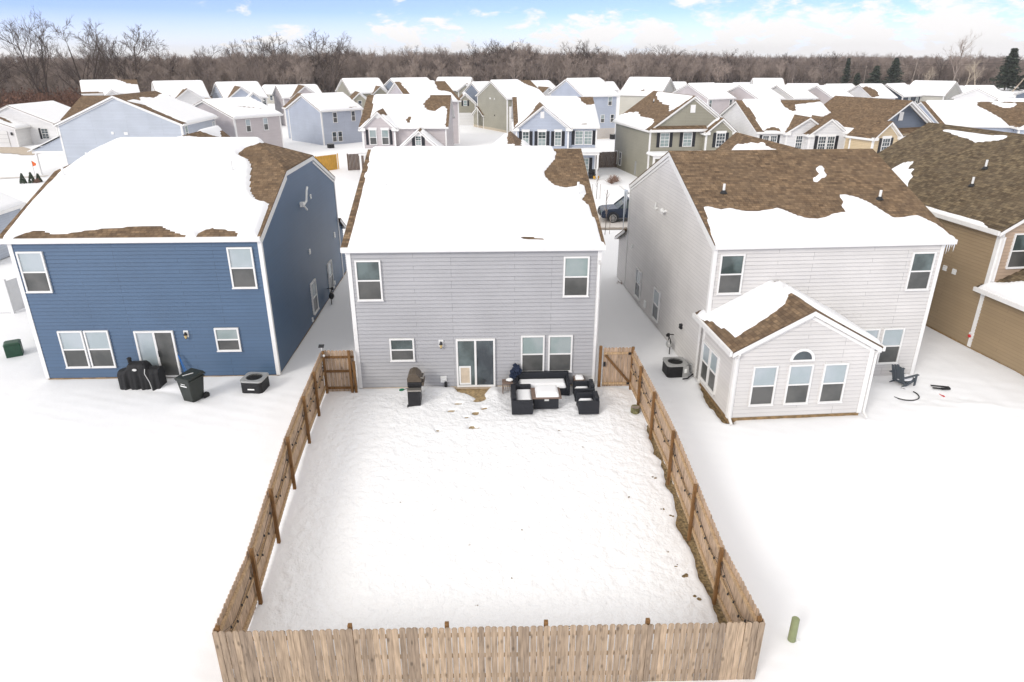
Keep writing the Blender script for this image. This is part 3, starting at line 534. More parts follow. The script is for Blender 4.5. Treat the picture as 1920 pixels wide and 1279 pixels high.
def window(H, face, at, a, z, w, h, up='pane', lo='dark', grid=None, fr=.06, split=True, shut=False, header=False, sw=.32, blindsplit=None):
    """framed sash window; a, z = centre on the wall, at = wall plane"""
    key = (round(w, 2), round(h, 2), grid, split, fr, header)
    if key not in _wc:
        b = MB(); x0, x1, z0, z1 = -w / 2, w / 2, -h / 2, h / 2; d0, d1 = -.085, 0
        b.box(x0, x0 + fr, d0, d1, z0, z1); b.box(x1 - fr, x1, d0, d1, z0, z1); b.box(x0 + fr, x1 - fr, d0, d1, z0, z0 + fr); b.box(x0 + fr, x1 - fr, d0, d1, z1 - fr, z1)
        if split: b.box(x0 + fr, x1 - fr, d0 + .01, d1, -.025, .025)
        if grid:
            gx, gz_ = grid
            for i in range(1, gx): xx = x0 + fr + (w - 2 * fr) * i / gx; b.box(xx - .012, xx + .012, -.066, -.05, z0 + fr, z1 - fr)
            for j in range(1, gz_):
                zz_ = z0 + fr + (h - 2 * fr) * j / gz_
                if abs(zz_) > .04 or not split: b.box(x0 + fr, x1 - fr, -.064, -.048, zz_ - .012, zz_ + .012)
        if header: b.box(x0 - .06, x1 + .06, -.1, 0, z1 + .002, z1 + .2)
        b.box(x0 - .02, x1 + .02, -.11, -.086, z0 - .012, z0 + .03)
        ps = []
        for zz0, zz1 in (((0.025 if split else z0 + fr), z1 - fr), (z0 + fr, -.025)):
            if zz1 <= zz0 or (not split and ps): continue
            g = MB(); g.face([(x0 + fr, -.046, zz0), (x1 - fr, -.046, zz0), (x1 - fr, -.046, zz1), (x0 + fr, -.046, zz1)]); ps.append(g)
        _wc[key] = (b.mesh('window', M['trim']), ps, {})
    me, ps, cache = _wc[key]
    loc = facept(face, a, z, at, .004); o = put('window', me, H.root, loc, ROT[face])
    for i, g in enumerate(ps):
        mt = up if i == 0 else lo
        if (i, mt) not in cache: cache[(i, mt)] = g.mesh('pane', M[mt])
        put('pane', cache[(i, mt)], o)
    if shut:
        k2 = ('shutter', round(h, 2), sw)
        if k2 not in _wc:
            b = MB(); b.box(-sw / 2, sw / 2, -.05, -.012, -h / 2 - .02, h / 2 + .02)
            n = int(h / .09)
            for i in range(n): zz_ = -h / 2 + .06 + (h - .12) * i / max(1, n - 1); b.box(-sw / 2 + .04, sw / 2 - .04, -.06, -.051, zz_ - .015, zz_ + .01)
            _wc[k2] = b.mesh('shutter', M['black'])
        sides = (-1, 1) if shut is True else (shut,)
        for sg in sides: put('shutter', _wc[k2], H.root, facept(face, a + sg * (w / 2 + sw / 2 + .03), z, at, .004), ROT[face])
    return o
def slider(H, at, a, z0, w, h, mats=('blind', 'dark')):
    b = MB(); x0, x1 = a - w / 2, a + w / 2; f = .07; y0, y1 = at - .1, at - .004
    b.box(x0, x0 + f, y0, y1, z0, z0 + h); b.box(x1 - f, x1, y0, y1, z0, z0 + h); b.box(x0 + f, x1 - f, y0, y1, z0 + h - f, z0 + h); b.box(x0 + f, x1 - f, y0, y1, z0, z0 + f)
    b.box(a - .05, a + .03, y0 + .01, y1, z0 + f, z0 + h - f)
    d = b.build('sliding_door', M['trim'], H.root)
    for i, (p, q) in enumerate(((x0 + f, a - .05), (a + .03, x1 - f))):
        g = MB(); g.face([(p, at - .055, z0 + f), (q, at - .055, z0 + f), (q, at - .055, z0 + h - f), (p, at - .055, z0 + h - f)]); g.build('pane', M[mats[i]], d)
    hd = MB(); hd.box(a + .045, a + .075, at - .13, at - .101, z0 + .9, z0 + 1.15); hd.build('handle', M['blk'], d)
    return d
def wall_lamp(H, face, at, a, z):
    b = MB(); P = lambda u, o, zz: facept(face, a + u, z + zz, at, o)
    b.hexa([P(-.09, .02, -.14), P(.09, .02, -.14), P(.09, .05, -.14), P(-.09, .05, -.14)], [P(-.09, .02, .14), P(.09, .02, .14), P(.09, .05, .14), P(-.09, .05, .14)])
    l = b.build('wall_lamp', M['pvc'], H.root)
    c = MB(); c.tube(P(0, .12, .1), P(0, .12, -.02), .02, .075, 8); c.tube(P(0, .05, .06), P(0, .12, .07), .015, .015, 6); c.tube(P(0, .12, -.16), P(0, .12, -.19), .04, .02, 8); c.build('bracket', M['blk'], l)
    g = MB(); g.tube(P(0, .12, -.021), P(0, .12, -.159), .06, .035, 8); g.build('lamp_glass', M['lamp'], l)
def pipe_vent(H, x, y, z, h=.45):
    b = MB(); b.tube((x, y, z - .05), (x, y, z + h), .05, .05, 12); p = b.build('vent_pipe', M['pvc'], H.root)
    c = MB(); c.tube((x, y, z - .02), (x, y, z + .1), .16, .065, 14); c.build('flashing', M['blk'], p)
def downspout(H, x, y, zt, dx=0, dy=-.05, z0=.05, out=.25):
    b = MB(); b.beam((x, y - .22, zt), (x, y + dy, zt - .22), .07, .07, (0, 1, 0)); b.beam((x, y + dy, zt - .2), (x, y + dy, z0 + .15), .08, .06, (0, 1, 0)); b.beam((x, y + dy, z0 + .16), (x, y + dy - out, z0 + .03), .08, .06)
    return b.build('downspout', M['trim'], H.root)
def wallbox(H, face, at, a, z, w, h, m='pvc', name='wall_vent', d=.06):
    b = MB(); P = lambda u, o, zz: facept(face, a + u, z + zz, at, o)
    b.hexa([P(-w / 2, .01, -h / 2), P(w / 2, .01, -h / 2), P(w / 2, d, -h / 2), P(-w / 2, d, -h / 2)], [P(-w / 2, .01, h / 2), P(w / 2, .01, h / 2), P(w / 2, d, h / 2 - .02), P(-w / 2, d, h / 2 - .02)])
    n = max(2, int(h / .08))
    for i in range(n):
        zz_ = -h / 2 + .03 + (h - .06) * i / (n - 1)
        b.hexa([P(-w / 2 + .02, d, zz_ - .008), P(w / 2 - .02, d, zz_ - .008), P(w / 2 - .02, d + .018, zz_ - .012), P(-w / 2 + .02, d + .018, zz_ - .012)], [P(-w / 2 + .02, d, zz_ + .008), P(w / 2 - .02, d, zz_ + .008), P(w / 2 - .02, d + .018, zz_), P(-w / 2 + .02, d + .018, zz_)])
    return b.build(name, M[m], H.root)

# ------------------------------------------------------------------ the four near houses
# grey house in the middle
H = House(-4.98, 23.86, 0, 0, 'light grey vinyl-sided house behind the fenced yard, snow on its whole rear roof slope', 'grey')
m = H.mass(0, 9.07, 0, 14.6, 5.72, .332, 'x', zb=.1, ovr=.2, ovr2=.15, ove=.12)
g = H.mass(3.65, 9.05, 8, 14.9, 5.98, .8, 'y', zb=.1, walls='EWN', ovr=.3)
H.foundation(0, 9.07, 0, 14.6, z1=.1, m='beige')
H.snow(m, [[(.05, -.5), (.1, .92), (.1, 2.38), (.03, 4.82), (.0, 6.35), (-.05, 7.9), (7.88, 7.9), (8.02, 6.87), (7.94, 6.33), (7.56, 5.63), (7.36, 5.17), (7.44, 4.65), (7.75, 4.0), (8.17, 3.78), (8.54, 3.92), (8.82, 4.13), (8.95, 3.98), (8.9, 3.43), (8.72, 2.96), (8.89, 2.63), (9.06, 1.37), (9.1, .09), (9.4, -.5)], [(.5, 7), (5, 7), (5, 15), (.5, 15)]],
       [[(6.11, .37), (6.28, .5), (6.66, .46), (7.17, .28), (7.03, .14), (6.52, .16), (6.2, .26)]], T=.13, edge=.035)
H.snow(g, [[(3, 7), (6.15, 7.4), (6.3, 9), (6.0, 11), (6.2, 16), (3, 16)], [(7.2, 7), (6.9, 9), (6.8, 11), (7, 16), (10, 16), (10, 7)]], T=.12, edge=.08)
window(H, 'S', 0, .69, 4.43, .92, 1.53, 'pane'); window(H, 'S', 0, 8.21, 4.49, .94, 1.53, 'blind')
window(H, 'S', 0, 1.72, 1.69, .92, .93, 'pane'); window(H, 'S', 0, 6.655, 1.43, .9, 1.53, 'blind'); window(H, 'S', 0, 7.71, 1.43, .92, 1.53, 'blind')
sdr = slider(H, 0, 4.485, .1, 1.48, 2.0, ('pane', 'night'))
b = MB(); b.box(3.84, 3.9, -.09, -.057, .2, .98); b.box(4.24, 4.29, -.09, -.057, .2, .98); b.box(3.9, 4.24, -.09, -.057, .92, .98); b.box(3.9, 4.24, -.09, -.057, .2, .27); pf = b.build('pet_door', M['pvc'], sdr)
b = MB(); b.face([(3.9, -.07, .27), (4.24, -.07, .27), (4.24, -.07, .92), (3.9, -.07, .92)]); b.build('flap', M['beige'], pf)
wall_lamp(H, 'S', 0, 3.19, 1.93); wallbox(H, 'S', 0, 3.23, .42, .24, .26, 'pvc', 'outlet_cover'); b = MB(); b.tube((3.31, -.1, .34), (3.31, -.1, .08), .05, .06, 8); b.build('hose_bib_cover', M['blk'], H.root)
pipe_vent(H, .92, 3.94, 5.72 + .332 * 3.94, .55); pipe_vent(H, 8.6, 3.16, 5.72 + .332 * 3.16, .6)
downspout(H, 9.02, -.06, 5.2)
H.finish()

# blue house on the left
H = House(-17.55, 25.18, 0, 0, 'deep blue vinyl-sided house at left with clipped gable ends and snow on its rear roof', 'blue')
m = H.mass(0, 9.12, 0, 13.4, 5.83, .39, 'x', zb=.1, ovr=.33, ovr2=.07, ove=.12, clip=1.75, kink=2.35)
g = H.mass(0, 5.9, 8, 13.9, 5.9, .85, 'y', zb=.1, walls='EWN', ovr=.3)
shed_bay(H, 3, 9.1, 13.42, 14.5, 3.5, 2.9, .1)
H.foundation(0, 9.12, 0, 13.4, z1=.1); H.foundation(3, 9.1, 13.4, 14.6, z1=.1)
H.snow(m, [[(-.05, -.6), (-.08, .51), (-.12, 1.72), (-.08, 2.9), (.0, 4.16), (.25, 4.89), (.62, 5.94), (.96, 6.74), (1.3, 7.6), (7.42, 7.6), (7.57, 6.71), (7.4, 6.46), (7.01, 6.17), (6.8, 5.66), (6.95, 5.37), (7.36, 5.09), (7.62, 4.6), (7.8, 3.68), (8.06, 2.67), (8.39, 2.18), (8.72, 1.97), (8.99, 1.96), (9.0, 1.36), (9.06, .58), (9.1, -.6)]],
       [[(.0, -.6), (.3, .0), (.75, .36), (1.12, .38), (1.6, .18), (2.17, .2), (2.68, .34), (3.27, .47), (4.09, .54), (4.72, .58), (5.36, .6), (5.84, .32), (6.15, .14), (6.49, .04), (6.65, -.6)], [(6.8, -.6), (6.85, .1), (7.05, .34), (7.3, .42), (7.65, .36), (8.2, .24), (8.35, .08), (8.45, -.6)]], T=.2, r=.25, edge=.03)
H.snow(g, [[(2.95, 8), (4.1, 8.2), (4.6, 9.5), (3.1, 10.8)], [(3, 11.7), (3.5, 13), (3, 14.5), (-1, 14.5), (-1, 8)]], T=.1, edge=.1)
window(H, 'S', 0, .67, 4.49, .95, 1.58, 'frost'); window(H, 'S', 0, 8.33, 4.57, .93, 1.6, 'frost')
window(H, 'S', 0, 1.36, 1.34, .93, 1.56, 'frost'); window(H, 'S', 0, 2.35, 1.34, .93, 1.56, 'frost'); window(H, 'S', 0, 7.34, 1.67, .93, .98, 'blind')
slider(H, 0, 4.54, .1, 1.5, 1.98, ('frost', 'dark')); wall_lamp(H, 'S', 0, 5.77, 1.93)
window(H, 'E', 9.12, 6.45, 1.2, .95, 1.55, 'frost', 'night'); window(H, 'E', 9.12, 10.15, 1.1, .95, 1.55, 'frost', 'night')
wallbox(H, 'E', 9.12, 12.1, 2.85, .25, .3); wallbox(H, 'E', 9.12, 6.6, 3.4, .2, .25); wallbox(H, 'E', 9.12, 11, .45, .2, .22); wallbox(H, 'E', 9.12, 5.7, .3, .16, .2); wallbox(H, 'E', 9.12, 7.9, 5.75, .15, .22)
b = MB(); b.beam((9.14, 6.0, 5.75), (9.3, 6.0, 5.75), .22, .2); b.tube((9.28, 6.0, 5.7), (9.36, 6.25, 5.85), .05, .05, 8); b.tube((9.36, 6.25, 5.83), (9.36, 6.5, 6.3), .05, .05, 8); b.tube((9.36, 6.5, 6.28), (9.36, 6.68, 6.4), .05, .05, 8); b.tube((9.28, 6, 5.7), (9.36, 6.25, 5.45), .045, .045, 8); b.build('furnace_vent', M['pvc'], H.root)
pipe_vent(H, .4, 3.67, 5.83 + .39 * 3.67, .6); pipe_vent(H, 7.06, 3.97, 5.83 + .39 * 3.97, .6)
H.finish()

# white house with the sunroom
H = House(8.41, 23.89, .0489, 0, 'white vinyl-sided house at right with a gabled sunroom and a mostly bare brown roof', 'white')
m = H.mass(-.14, 8.65, 0, 12.4, 5.7, .397, 'x', zb=.05, ovr=.07, ovr2=.35, ove=.12)
g = H.mass(3.9, 8.65, 7.5, 14.6, 5.9, .9, 'y', zb=.05, walls='EWN', ovr=.3)
shed_bay(H, -.14, 4.5, 12.42, 14.2, 3.3, 2.5, -.3)
x = H.mass(-.14, 4.72, -2.95, .5, 2.86, .54, 'y', zb=.12, walls='SEW', ovr=.2, ove=.22, trimw=.12)
H.foundation(-.14, 8.65, 0, 12.4, z0=-.5, z1=.05, m='dirt'); H.foundation(-.14, 4.72, -2.95, .1, z0=-.4, z1=.12)
H.snow(m, [[(-.24, -.6), (-.1, .69), (.08, 1.79), (.13, 2.16), (.44, 2.02), (.67, 1.9), (1.03, 1.98), (1.46, 1.78), (1.99, 1.74), (2.6, 1.87), (2.95, 1.95), (3.22, 1.74), (3.54, 1.43), (3.84, 1.24), (4.26, 1.2), (4.66, 1.35), (4.96, 1.52), (5.33, 1.59), (5.55, 1.58), (5.65, 1.84), (5.59, 2.02), (5.82, 2.32), (5.84, 2.78), (6.14, 2.68), (6.47, 2.53), (6.77, 2.21), (6.95, 1.89), (7.1, 1.54), (7.26, 1.19), (7.72, 1.22), (8.24, 1.33), (8.42, 1.16), (8.77, .67), (8.9, .11), (9.2, -.6)],
        [(5.75, 4.73), (5.98, 4.85), (6.08, 4.72), (5.95, 4.47), (5.95, 4.22), (5.85, 4.02), (5.65, 3.98), (5.4, 3.74), (5.22, 3.74), (5.25, 3.94), (5.51, 4.13), (5.73, 4.27), (5.66, 4.47)]], T=.11, edge=.025)
H.snow(g, [[(4.6, 9), (5.2, 8.6), (5.9, 9.2), (6.1, 11), (5.7, 13.3), (5.2, 13), (5.3, 11)], [(7, 8), (9, 8), (9, 14), (7, 13)]], T=.1, edge=.08)
H.snow(x, [[(-.34, .48), (.09, .55), (.76, .8), (2.1, .9), (2.9, .6), (5.3, .8), (5.3, -2.95), (4.2, -3.02), (3.2, -3.0), (2.62, -2.6), (2.5, -2.0), (2.62, -1.4), (2.2, -1.33), (1.9, -1.8), (1.36, -2.03), (.79, -2.19), (.05, -2.32), (.0, -1.5), (-.12, -1.01), (-.13, -.55), (-.34, .0)]], [[(2.25, -.9), (2.5, -.9), (2.55, -.65), (2.35, -.6)], [(2.2, -.2), (2.45, -.3), (2.5, 0), (2.3, .1)]], T=.15, edge=.035, r=.2)
window(H, 'S', 0, .55, 4.5, .92, 1.53, 'pane'); window(H, 'S', 0, 7.94, 4.43, .92, 1.5, 'pane'); window(H, 'S', 0, 7.43, 1.38, .88, 1.52, 'frost'); window(H, 'S', 0, 6.42, 1.38, .88, 1.52, 'frost')
for a in (.95, 2.22, 3.48): window(H, 'S', -2.95, a, 1.36, .88, 1.53, 'frost')
b = MB(); n = 14; fr = MB()
for i in range(n):
    a0_, a1_ = math.pi * i / n, math.pi * (i + 1) / n
    q = lambda r, a: (2.21 + r * math.cos(a), r * math.sin(a) * .95 + 2.3)
    P = [q(.44, a0_), q(.44, a1_), q(.34, a1_), q(.34, a0_)]
    fr.hexa([(p[0], -3.01, p[1]) for p in P], [(p[0], -2.96, p[1]) for p in P]); b.face([(2.21, -2.985, 2.3), (q(.34, a0_)[0], -2.985, q(.34, a0_)[1]), (q(.34, a1_)[0], -2.985, q(.34, a1_)[1])])
fr.box(1.77, 2.65, -3.01, -2.96, 2.24, 2.3); wo = fr.build('window', M['trim'], H.root); b.build('pane', M['night'], wo)
window(H, 'W', -.14, -.5, 1.15, .78, 1.53, 'frost'); window(H, 'W', -.14, -1.3, 1.15, .78, 1.53, 'frost')
window(H, 'W', -.14, 9.5, 1.1, .95, 1.5, 'frost', 'night'); window(H, 'W', -.14, 6.2, 1.12, .95, 1.5, 'frost', 'night')
wallbox(H, 'W', -.14, 8.07, .5, .3, .35); wallbox(H, 'W', -.14, 2.54, 1.46, .18, .2, 'blk', 'dryer_vent', .12); wallbox(H, 'W', -.14, 11.2, 2.66, .15, .15); wallbox(H, 'W', -.14, .85, .35, .2, .3, 'metal', 'electrical_box', .1)
b = MB(); b.tube((-.12, 6.03, 5.59), (-.34, 6.0, 5.55), .06, .06, 8); b.tube((-.12, 7.39, 5.46), (-.25, 7.39, 5.4), .05, .05, 8); b.tube((-.25, 7.39, 5.42), (-.25, 7.36, 5.7), .04, .04, 8); b.lump((-.3, 6.15, 5.58), (.1, .16, .1), 2); b.build('furnace_vent', M['pvc'], H.root)
b = MB(); cs_ = [(0, 2.54, .02)]
b.path([(.02, .85, .2), (-.15, .7, .12), (-.5, .35, .1), (-.75, .2, .15)], .03, 6); b.build('refrigerant_line', M['blk'], H.root)
pipe_vent(H, 1.17, 3.06, 5.7 + .397 * 3.06, .35); pipe_vent(H, 7.36, 2.46, 5.7 + .397 * 2.46, .35)
downspout(H, 4.85, -2.92, 2.65, 0, -.06, z0=0); downspout(H, -.12, -2.95, 2.65, 0, -.06, z0=0)
b = MB(); b.beam((-.3, 14.2, 5.3), (-.08, 12.55, 5.1), .07, .07); b.beam((-.08, 12.55, 5.1), (-.08, 12.55, .1), .08, .06); b.build('downspout', M['trim'], H.root)
b = MB(); rng = random.Random(3)
for i in range(7): zz_ = rng.uniform(.5, 2.6); xx = -.3 + rng.uniform(-.06, .1); b.tube((xx, 12.65 + .06 * i, 5.3), (xx, 12.65 + .06 * i, 5.3 - zz_), .05, .004, 6)
b.build('icicle', M['ice'], H.root)
b = MB()
for i in range(5): b.tube((8.95 - .09 * i, -.17, 5.54), (8.95 - .09 * i, -.17, 5.5 - rng.uniform(.1, .42)), .022, .003, 6)
b.build('icicle', M['ice'], H.root)
H.finish()

# tan house at the right edge
H = House(21.22, 26.92, .0988, 0, 'tan vinyl-sided house at the right edge of the picture under a large bare brown roof', 'tan', 'sh2')
m = H.mass(0, 10, 0, 11.8, 5.5, .6, 'y', zb=.1, ovr=.25, walls='EWN', trimw=.14)
siding_mb = MB(); siding(siding_mb, 'S', 0, [(0, 2.6), (10, 2.6), (10, 5.43), (5, 8.43), (0, 5.43)]); siding_mb.build('wall', M['tan2'], H.root)
l = H.mass(0, 9, -5.5, 0, 2.95, .45, 'y', zb=.1, ovr=.25, walls='SEW', corner=False)
H.foundation(0, 10, -5.5, 11.8, z1=.1)
H.snow(m, [[(4.59, 10.46), (4.65, 10.07), (4.63, 8.02), (4.64, 7.16), (4.75, 6.07), (4.48, 6.2), (4.26, 6.74), (4.09, 7.32), (4.24, 7.98), (4.34, 9.0), (4.5, 9.72)], [(1.42, 9.43), (1.96, 9.39), (2.19, 8.87), (1.93, 8.78), (1.64, 8.54), (1.72, 8.19), (1.43, 8.0), (1.25, 7.56), (1.05, 7.5), (.1, 6.3), (-.3, 6.3), (-.3, 9)], [(-.4, 5.6), (-.13, 5.6), (-.17, 3), (-.14, 1), (-.4, .2)]], T=.08, edge=.03, r=.1)
H.snow(l, [[(-.4, -6), (1.6, -6), (1.3, -2.5), (.95, -1.6), (.8, -.9), (.25, -.2), (.2, .1), (-.4, .1)]], T=.13, edge=.06)
window(H, 'S', 0, 1.05, 4.42, .95, 1.5, 'pane'); window(H, 'S', 0, 4.5, 4.42, .95, 1.5, 'pane')
wallbox(H, 'W', 0, 2.48, 2.98, .22, .24); wallbox(H, 'W', 0, 1.9, 2.98, .22, .24); wb = wallbox(H, 'W', 0, .07, .62, .25, .26, 'pvc', 'hose_bib', .05)
b = MB(); b.lump((-.09, .1, .58), (.05, .08, .07), 1); b.build('valve', M['red'], wb)
pipe_vent(H, 2.62, 4.62, 5.5 + .6 * 2.62, .4); pipe_vent(H, 1.53, 3.92, 5.5 + .6 * 1.53, .4)
b = MB(); b.beam((-.2, -.18, 5.3), (.06, -.06, 5.0), .08, .08); b.beam((.08, -.1, 5.05), (.08, -.1, 3.15), .11, .09); b.build('downspout', M['trim'], H.root)
b = MB(); b.tube((-.36, -.2, 2.78), (-.36, -.2, 2.45), .02, .003, 6); b.tube((-.36, -.32, 2.78), (-.36, -.32, 2.6), .02, .003, 6); b.build('icicle', M['ice'], H.root)
H.finish()

# one-storey house whose corner shows at the left edge
H = House(-40.0, 41.2, 0, 0, 'low blue-grey house whose gable corner shows at the left edge beyond the blue house', 'bgrey', detail=1)
m = H.mass(0, 9.2, 0, 5, 3.1, .5, 'y', zb=.05); H.snow(m, inset=(.1, .1)); window(H, 'S', 0, 8.35, 1.5, .9, 1.5, 'frost'); H.finish()

# ------------------------------------------------------------------ fences of the middle yard
TOPY = [11.2, 13.5, 15.65, 17.8, 20.1, 21.8, 23.6]; TOPZ = [.66, .66, 1.05, 1.44, 1.62, 1.70, 1.77]
def topz(y): return float(np.interp(y, TOPY, TOPZ))
def picket(b, x, y, dx, dy, nx, ny, z0, z1, w=.135, t=.016, m=0, lean=0):
    """one dog-eared board; (dx,dy) along the fence, (nx,ny) outward"""
    e = .036
    prof = [(-w / 2, z0), (w / 2, z0), (w / 2, z1 - e), (w / 2 - e, z1), (-w / 2 + e, z1), (-w / 2, z1 - e)]
    A = [(x + dx * (a + lean * (z - z0)) , y + dy * (a + lean * (z - z0)), z) for a, z in prof]
    b.hexa(A, [(p[0] + nx * t, p[1] + ny * t, p[2]) for p in A], m)
def post(o, x, y, z0, z1, s=.09):
    b = MB(); b.box(x - s / 2, x + s / 2, y - s / 2, y + s / 2, z0, z1); b.build('fence_post', M['post'], o, bevel=.008)
rng = random.Random(4)
def side_fence(label, xa, ya, xb, yb, sgn, posts):
    """runs from the rear corner (a) to the house end (b); sgn = outward side"""
    o = empty('wooden_fence', (0, 0, 0), 0, label, 'fence', 'wooden fences round the middle yard')
    L = math.hypot(xb - xa, yb - ya); dx, dy = (xb - xa) / L, (yb - ya) / L; nx, ny = sgn * dy * 1.0, -sgn * dx
    n = int(L / .142); P = MB()
    for i in range(n):
        t = (i + .5) * .142; x, y = xa + dx * t, ya + dy * t; z1 = topz(y) + rng.uniform(-.012, .012)
        picket(P, x, y, dx, dy, nx, ny, topz(y) - 1.66, z1, w=.13 - rng.uniform(0, .008), t=.016 + rng.uniform(0, .004))
    P.build('picket_panel', M['fencei'], o)
    for dz in (.26, .85, 1.45):
        r = MB(); ys = [ya] + posts + [yb]
        for y0, y1 in zip(ys, ys[1:]):
            xq = lambda y: xa + dx * (y - ya) / dy - nx * .027
            r.beam((xq(y0), y0, topz(y0) - dz), (xq(y1), y1, topz(y1) - dz), .05, .09)
        r.build('rail', M['rail'], o)
    for y in posts: x = xa + dx * (y - ya) / dy - nx * .09; post(o, x, y, gz(0, y) - .25, topz(y) + .03)
    # string of small black bulbs sagging along the inner face
    s = empty('string_lights', (0, 0, 0), 0, 'black wire of small bulbs hung along the inner face of the ' + ('left' if sgn < 0 else 'right') + ' fence', 'string lights', 'string lights on the fences')
    w = MB(); ys = [ya + .3] + posts + [yb - .2]
    for y0, y1 in zip(ys, ys[1:]):
        for k in range(2):
            sag = rng.uniform(.22, .5); m_ = 12; pts = []
            for i in range(m_ + 1):
                u = i / m_; y = y0 + (y1 - y0) * u; x = xa + dx * (y - ya) / dy - nx * (.075)
                z = topz(y) - .32 - .18 * k - sag * 4 * u * (1 - u) * (.8 + .2 * math.sin(7 * u + k)); pts.append((x, y, z))
            w.path(pts, .006, 4)
            for i in (2, 6, 10) if k == 0 else (4, 8):
                bb = MB(); p = pts[i]; bb.tube((p[0] - nx * .02, p[1], p[2]), (p[0] - nx * .02, p[1], p[2] - .055), .018, .024, 6); bb.build('bulb', M['wire'], s)
    w.build('wire', M['wire'], s)
    return o
side_fence('long wooden fence with brown posts down the left side of the middle yard', -5.93, 11.22, -6.25, 23.6, -1, [13.75, 15.75, 17.85, 20.15, 21.85])
side_fence('long wooden fence above the bare dirt strip, right side of the middle yard', 5.86, 11.05, 5.45, 23.45, 1, [13.4, 15.58, 17.8, 20.05, 21.88])
o = empty('wooden_fence', (0, 0, 0), 0, 'weathered picket fence across the foot of the picture, its outer face towards the viewer', 'fence', 'wooden fences round the middle yard')
P = MB(); n = 84; x0, x1 = -5.95, 5.88
for i in range(n):
    x = x0 + (x1 - x0) * (i + .5) / n; y = 11.22 - .17 * (i + .5) / n; z1 = .665 + rng.uniform(-.014, .014)
    picket(P, x, y, 1, 0, 0, -1, -1.05, z1, w=(x1 - x0) / n - rng.uniform(.007, .018), lean=rng.uniform(-.006, .006), t=.016 + rng.uniform(0, .004))
P.build('picket_panel', M['fencew'], o)
for dz in (.26, .85, 1.45): r = MB(); r.beam((x0, 11.25, .665 - dz), (x1, 11.08, .665 - dz), .038, .088); r.build('rail', M['rail'], o)
for x in (-5.86, -3.05, -.98, 1.15, 3.35, 5.78): post(o, x, 11.29 - .17 * (x + 5.95) / 11.8, -1.4, .72)
# short return with a camera on its corner post, left, and the gate, right
o = empty('wooden_fence', (0, 0, 0), 0, 'short fence panel between the left yard fence and the grey house corner', 'fence', 'wooden fences round the middle yard')
P = MB()
for i in range(8): picket(P, -6.2 + .142 * (i + .5) , 23.66, 1, 0, 0, 1, .05, 1.77 + rng.uniform(-.01, .01), w=.134)
P.build('picket_panel', M['fencei'], o)
for z in (.22, .92, 1.5): r = MB(); r.beam((-6.2, 23.635, z), (-5.06, 23.635, z), .038, .088); r.build('rail', M['post'], o)
for x in (-6.18, -5.22, -5.07): post(o, x, 23.55, -.1, 1.8 if x < -5.15 else 1.35)
s = empty('security_camera', (-6.2, 23.55, 1.86), 0, 'small white camera with a dark solar panel on the left fence corner post', 'camera')
b = MB(); b.tube((0, 0, -.06), (0, 0, .12), .012, .012, 6); b.build('bracket', M['pvc'], s); b = MB(); b.hexa([(-.1, -.07, .1), (.1, -.07, .1), (.1, .06, .17), (-.1, .06, .17)], [(-.1, -.07, .115), (.1, -.07, .115), (.1, .06, .185), (-.1, .06, .185)]); b.build('solar_panel', M['blk'], s)
b = MB(); b.lump((.07, -.08, -.22), (.05, .06, .05), 3, amp=0); b.tube((.07, -.02, -.22), (0, 0, -.3), .012, .012, 6); b.build('camera_body', M['pvc'], s, smooth=True)
o = empty('wooden_gate', (0, 0, 0), 0, 'closed wooden gate with a diagonal brace between the grey house and the right yard fence', 'gate')
P = MB()
for i in range(8): picket(P, 4.36 + .135 * (i + .5), 23.6, 1, 0, 0, 1, .12, 1.74 + rng.uniform(-.01, .01), w=.128)
P.build('picket_panel', M['fencei'], o)
b = MB(); b.beam((4.36, 23.57, 1.52), (5.43, 23.57, 1.52), .038, .088); b.build('rail', M['rail'], o)
b = MB(); b.beam((4.36, 23.57, .25), (5.43, 23.57, .25), .038, .088); b.build('rail', M['rail'], o)
b = MB(); b.beam((4.42, 23.545, 1.46), (5.38, 23.545, .32), .038, .088); b.build('brace', M['post'], o)
b = MB(); b.box(5.3, 5.42, 23.52, 23.55, 1.47, 1.56); b.build('hinge', M['blk'], o); b = MB(); b.box(5.3, 5.42, 23.52, 23.55, .22, .3); b.build('hinge', M['blk'], o); b = MB(); b.box(4.36, 4.44, 23.5, 23.55, 1.0, 1.18); b.build('latch', M['blk'], o)
post(o, 4.24, 23.56, -.1, 1.83, .11); post(o, 5.46, 23.5, -.1, 1.8, .1)

# ------------------------------------------------------------------ things in the yards
def snowpad(o, x0, x1, y0, y1, z, h=.09, r=.12, seed=1):
    nx = max(6, int((x1 - x0) / .05)); ny = max(6, int((y1 - y0) / .05)); X, Y = np.meshgrid(np.linspace(x0, x1, nx + 1), np.linspace(y0, y1, ny + 1))
    d = np.minimum(np.minimum(X - x0, x1 - X), np.minimum(Y - y0, y1 - Y)); q = np.clip(d / r, 0, 1)
    Z = z + h * np.sqrt(1 - (1 - q) ** 2) + .01 * wob(X + seed, Y, 1.5) * q
    idx = np.arange(X.size).reshape(X.shape); Fc = np.stack([idx[:-1, :-1], idx[:-1, 1:], idx[1:, 1:], idx[1:, :-1]], -1).reshape(-1, 4)
    return gridmesh('snow_cushion', np.stack([X, Y, Z], -1).reshape(-1, 3), Fc, M['snow'], o)
def wicker(name, parts, loc, rz, label, cat, pads=()):
    o = empty(name, loc, rz, label, cat, 'black wicker patio set')
    for nm, bx_ in parts: b = MB(); b.box(*bx_); b.build(nm, M['wick'], o, bevel=.02)
    for p in pads: snowpad(o, *p)
    return o
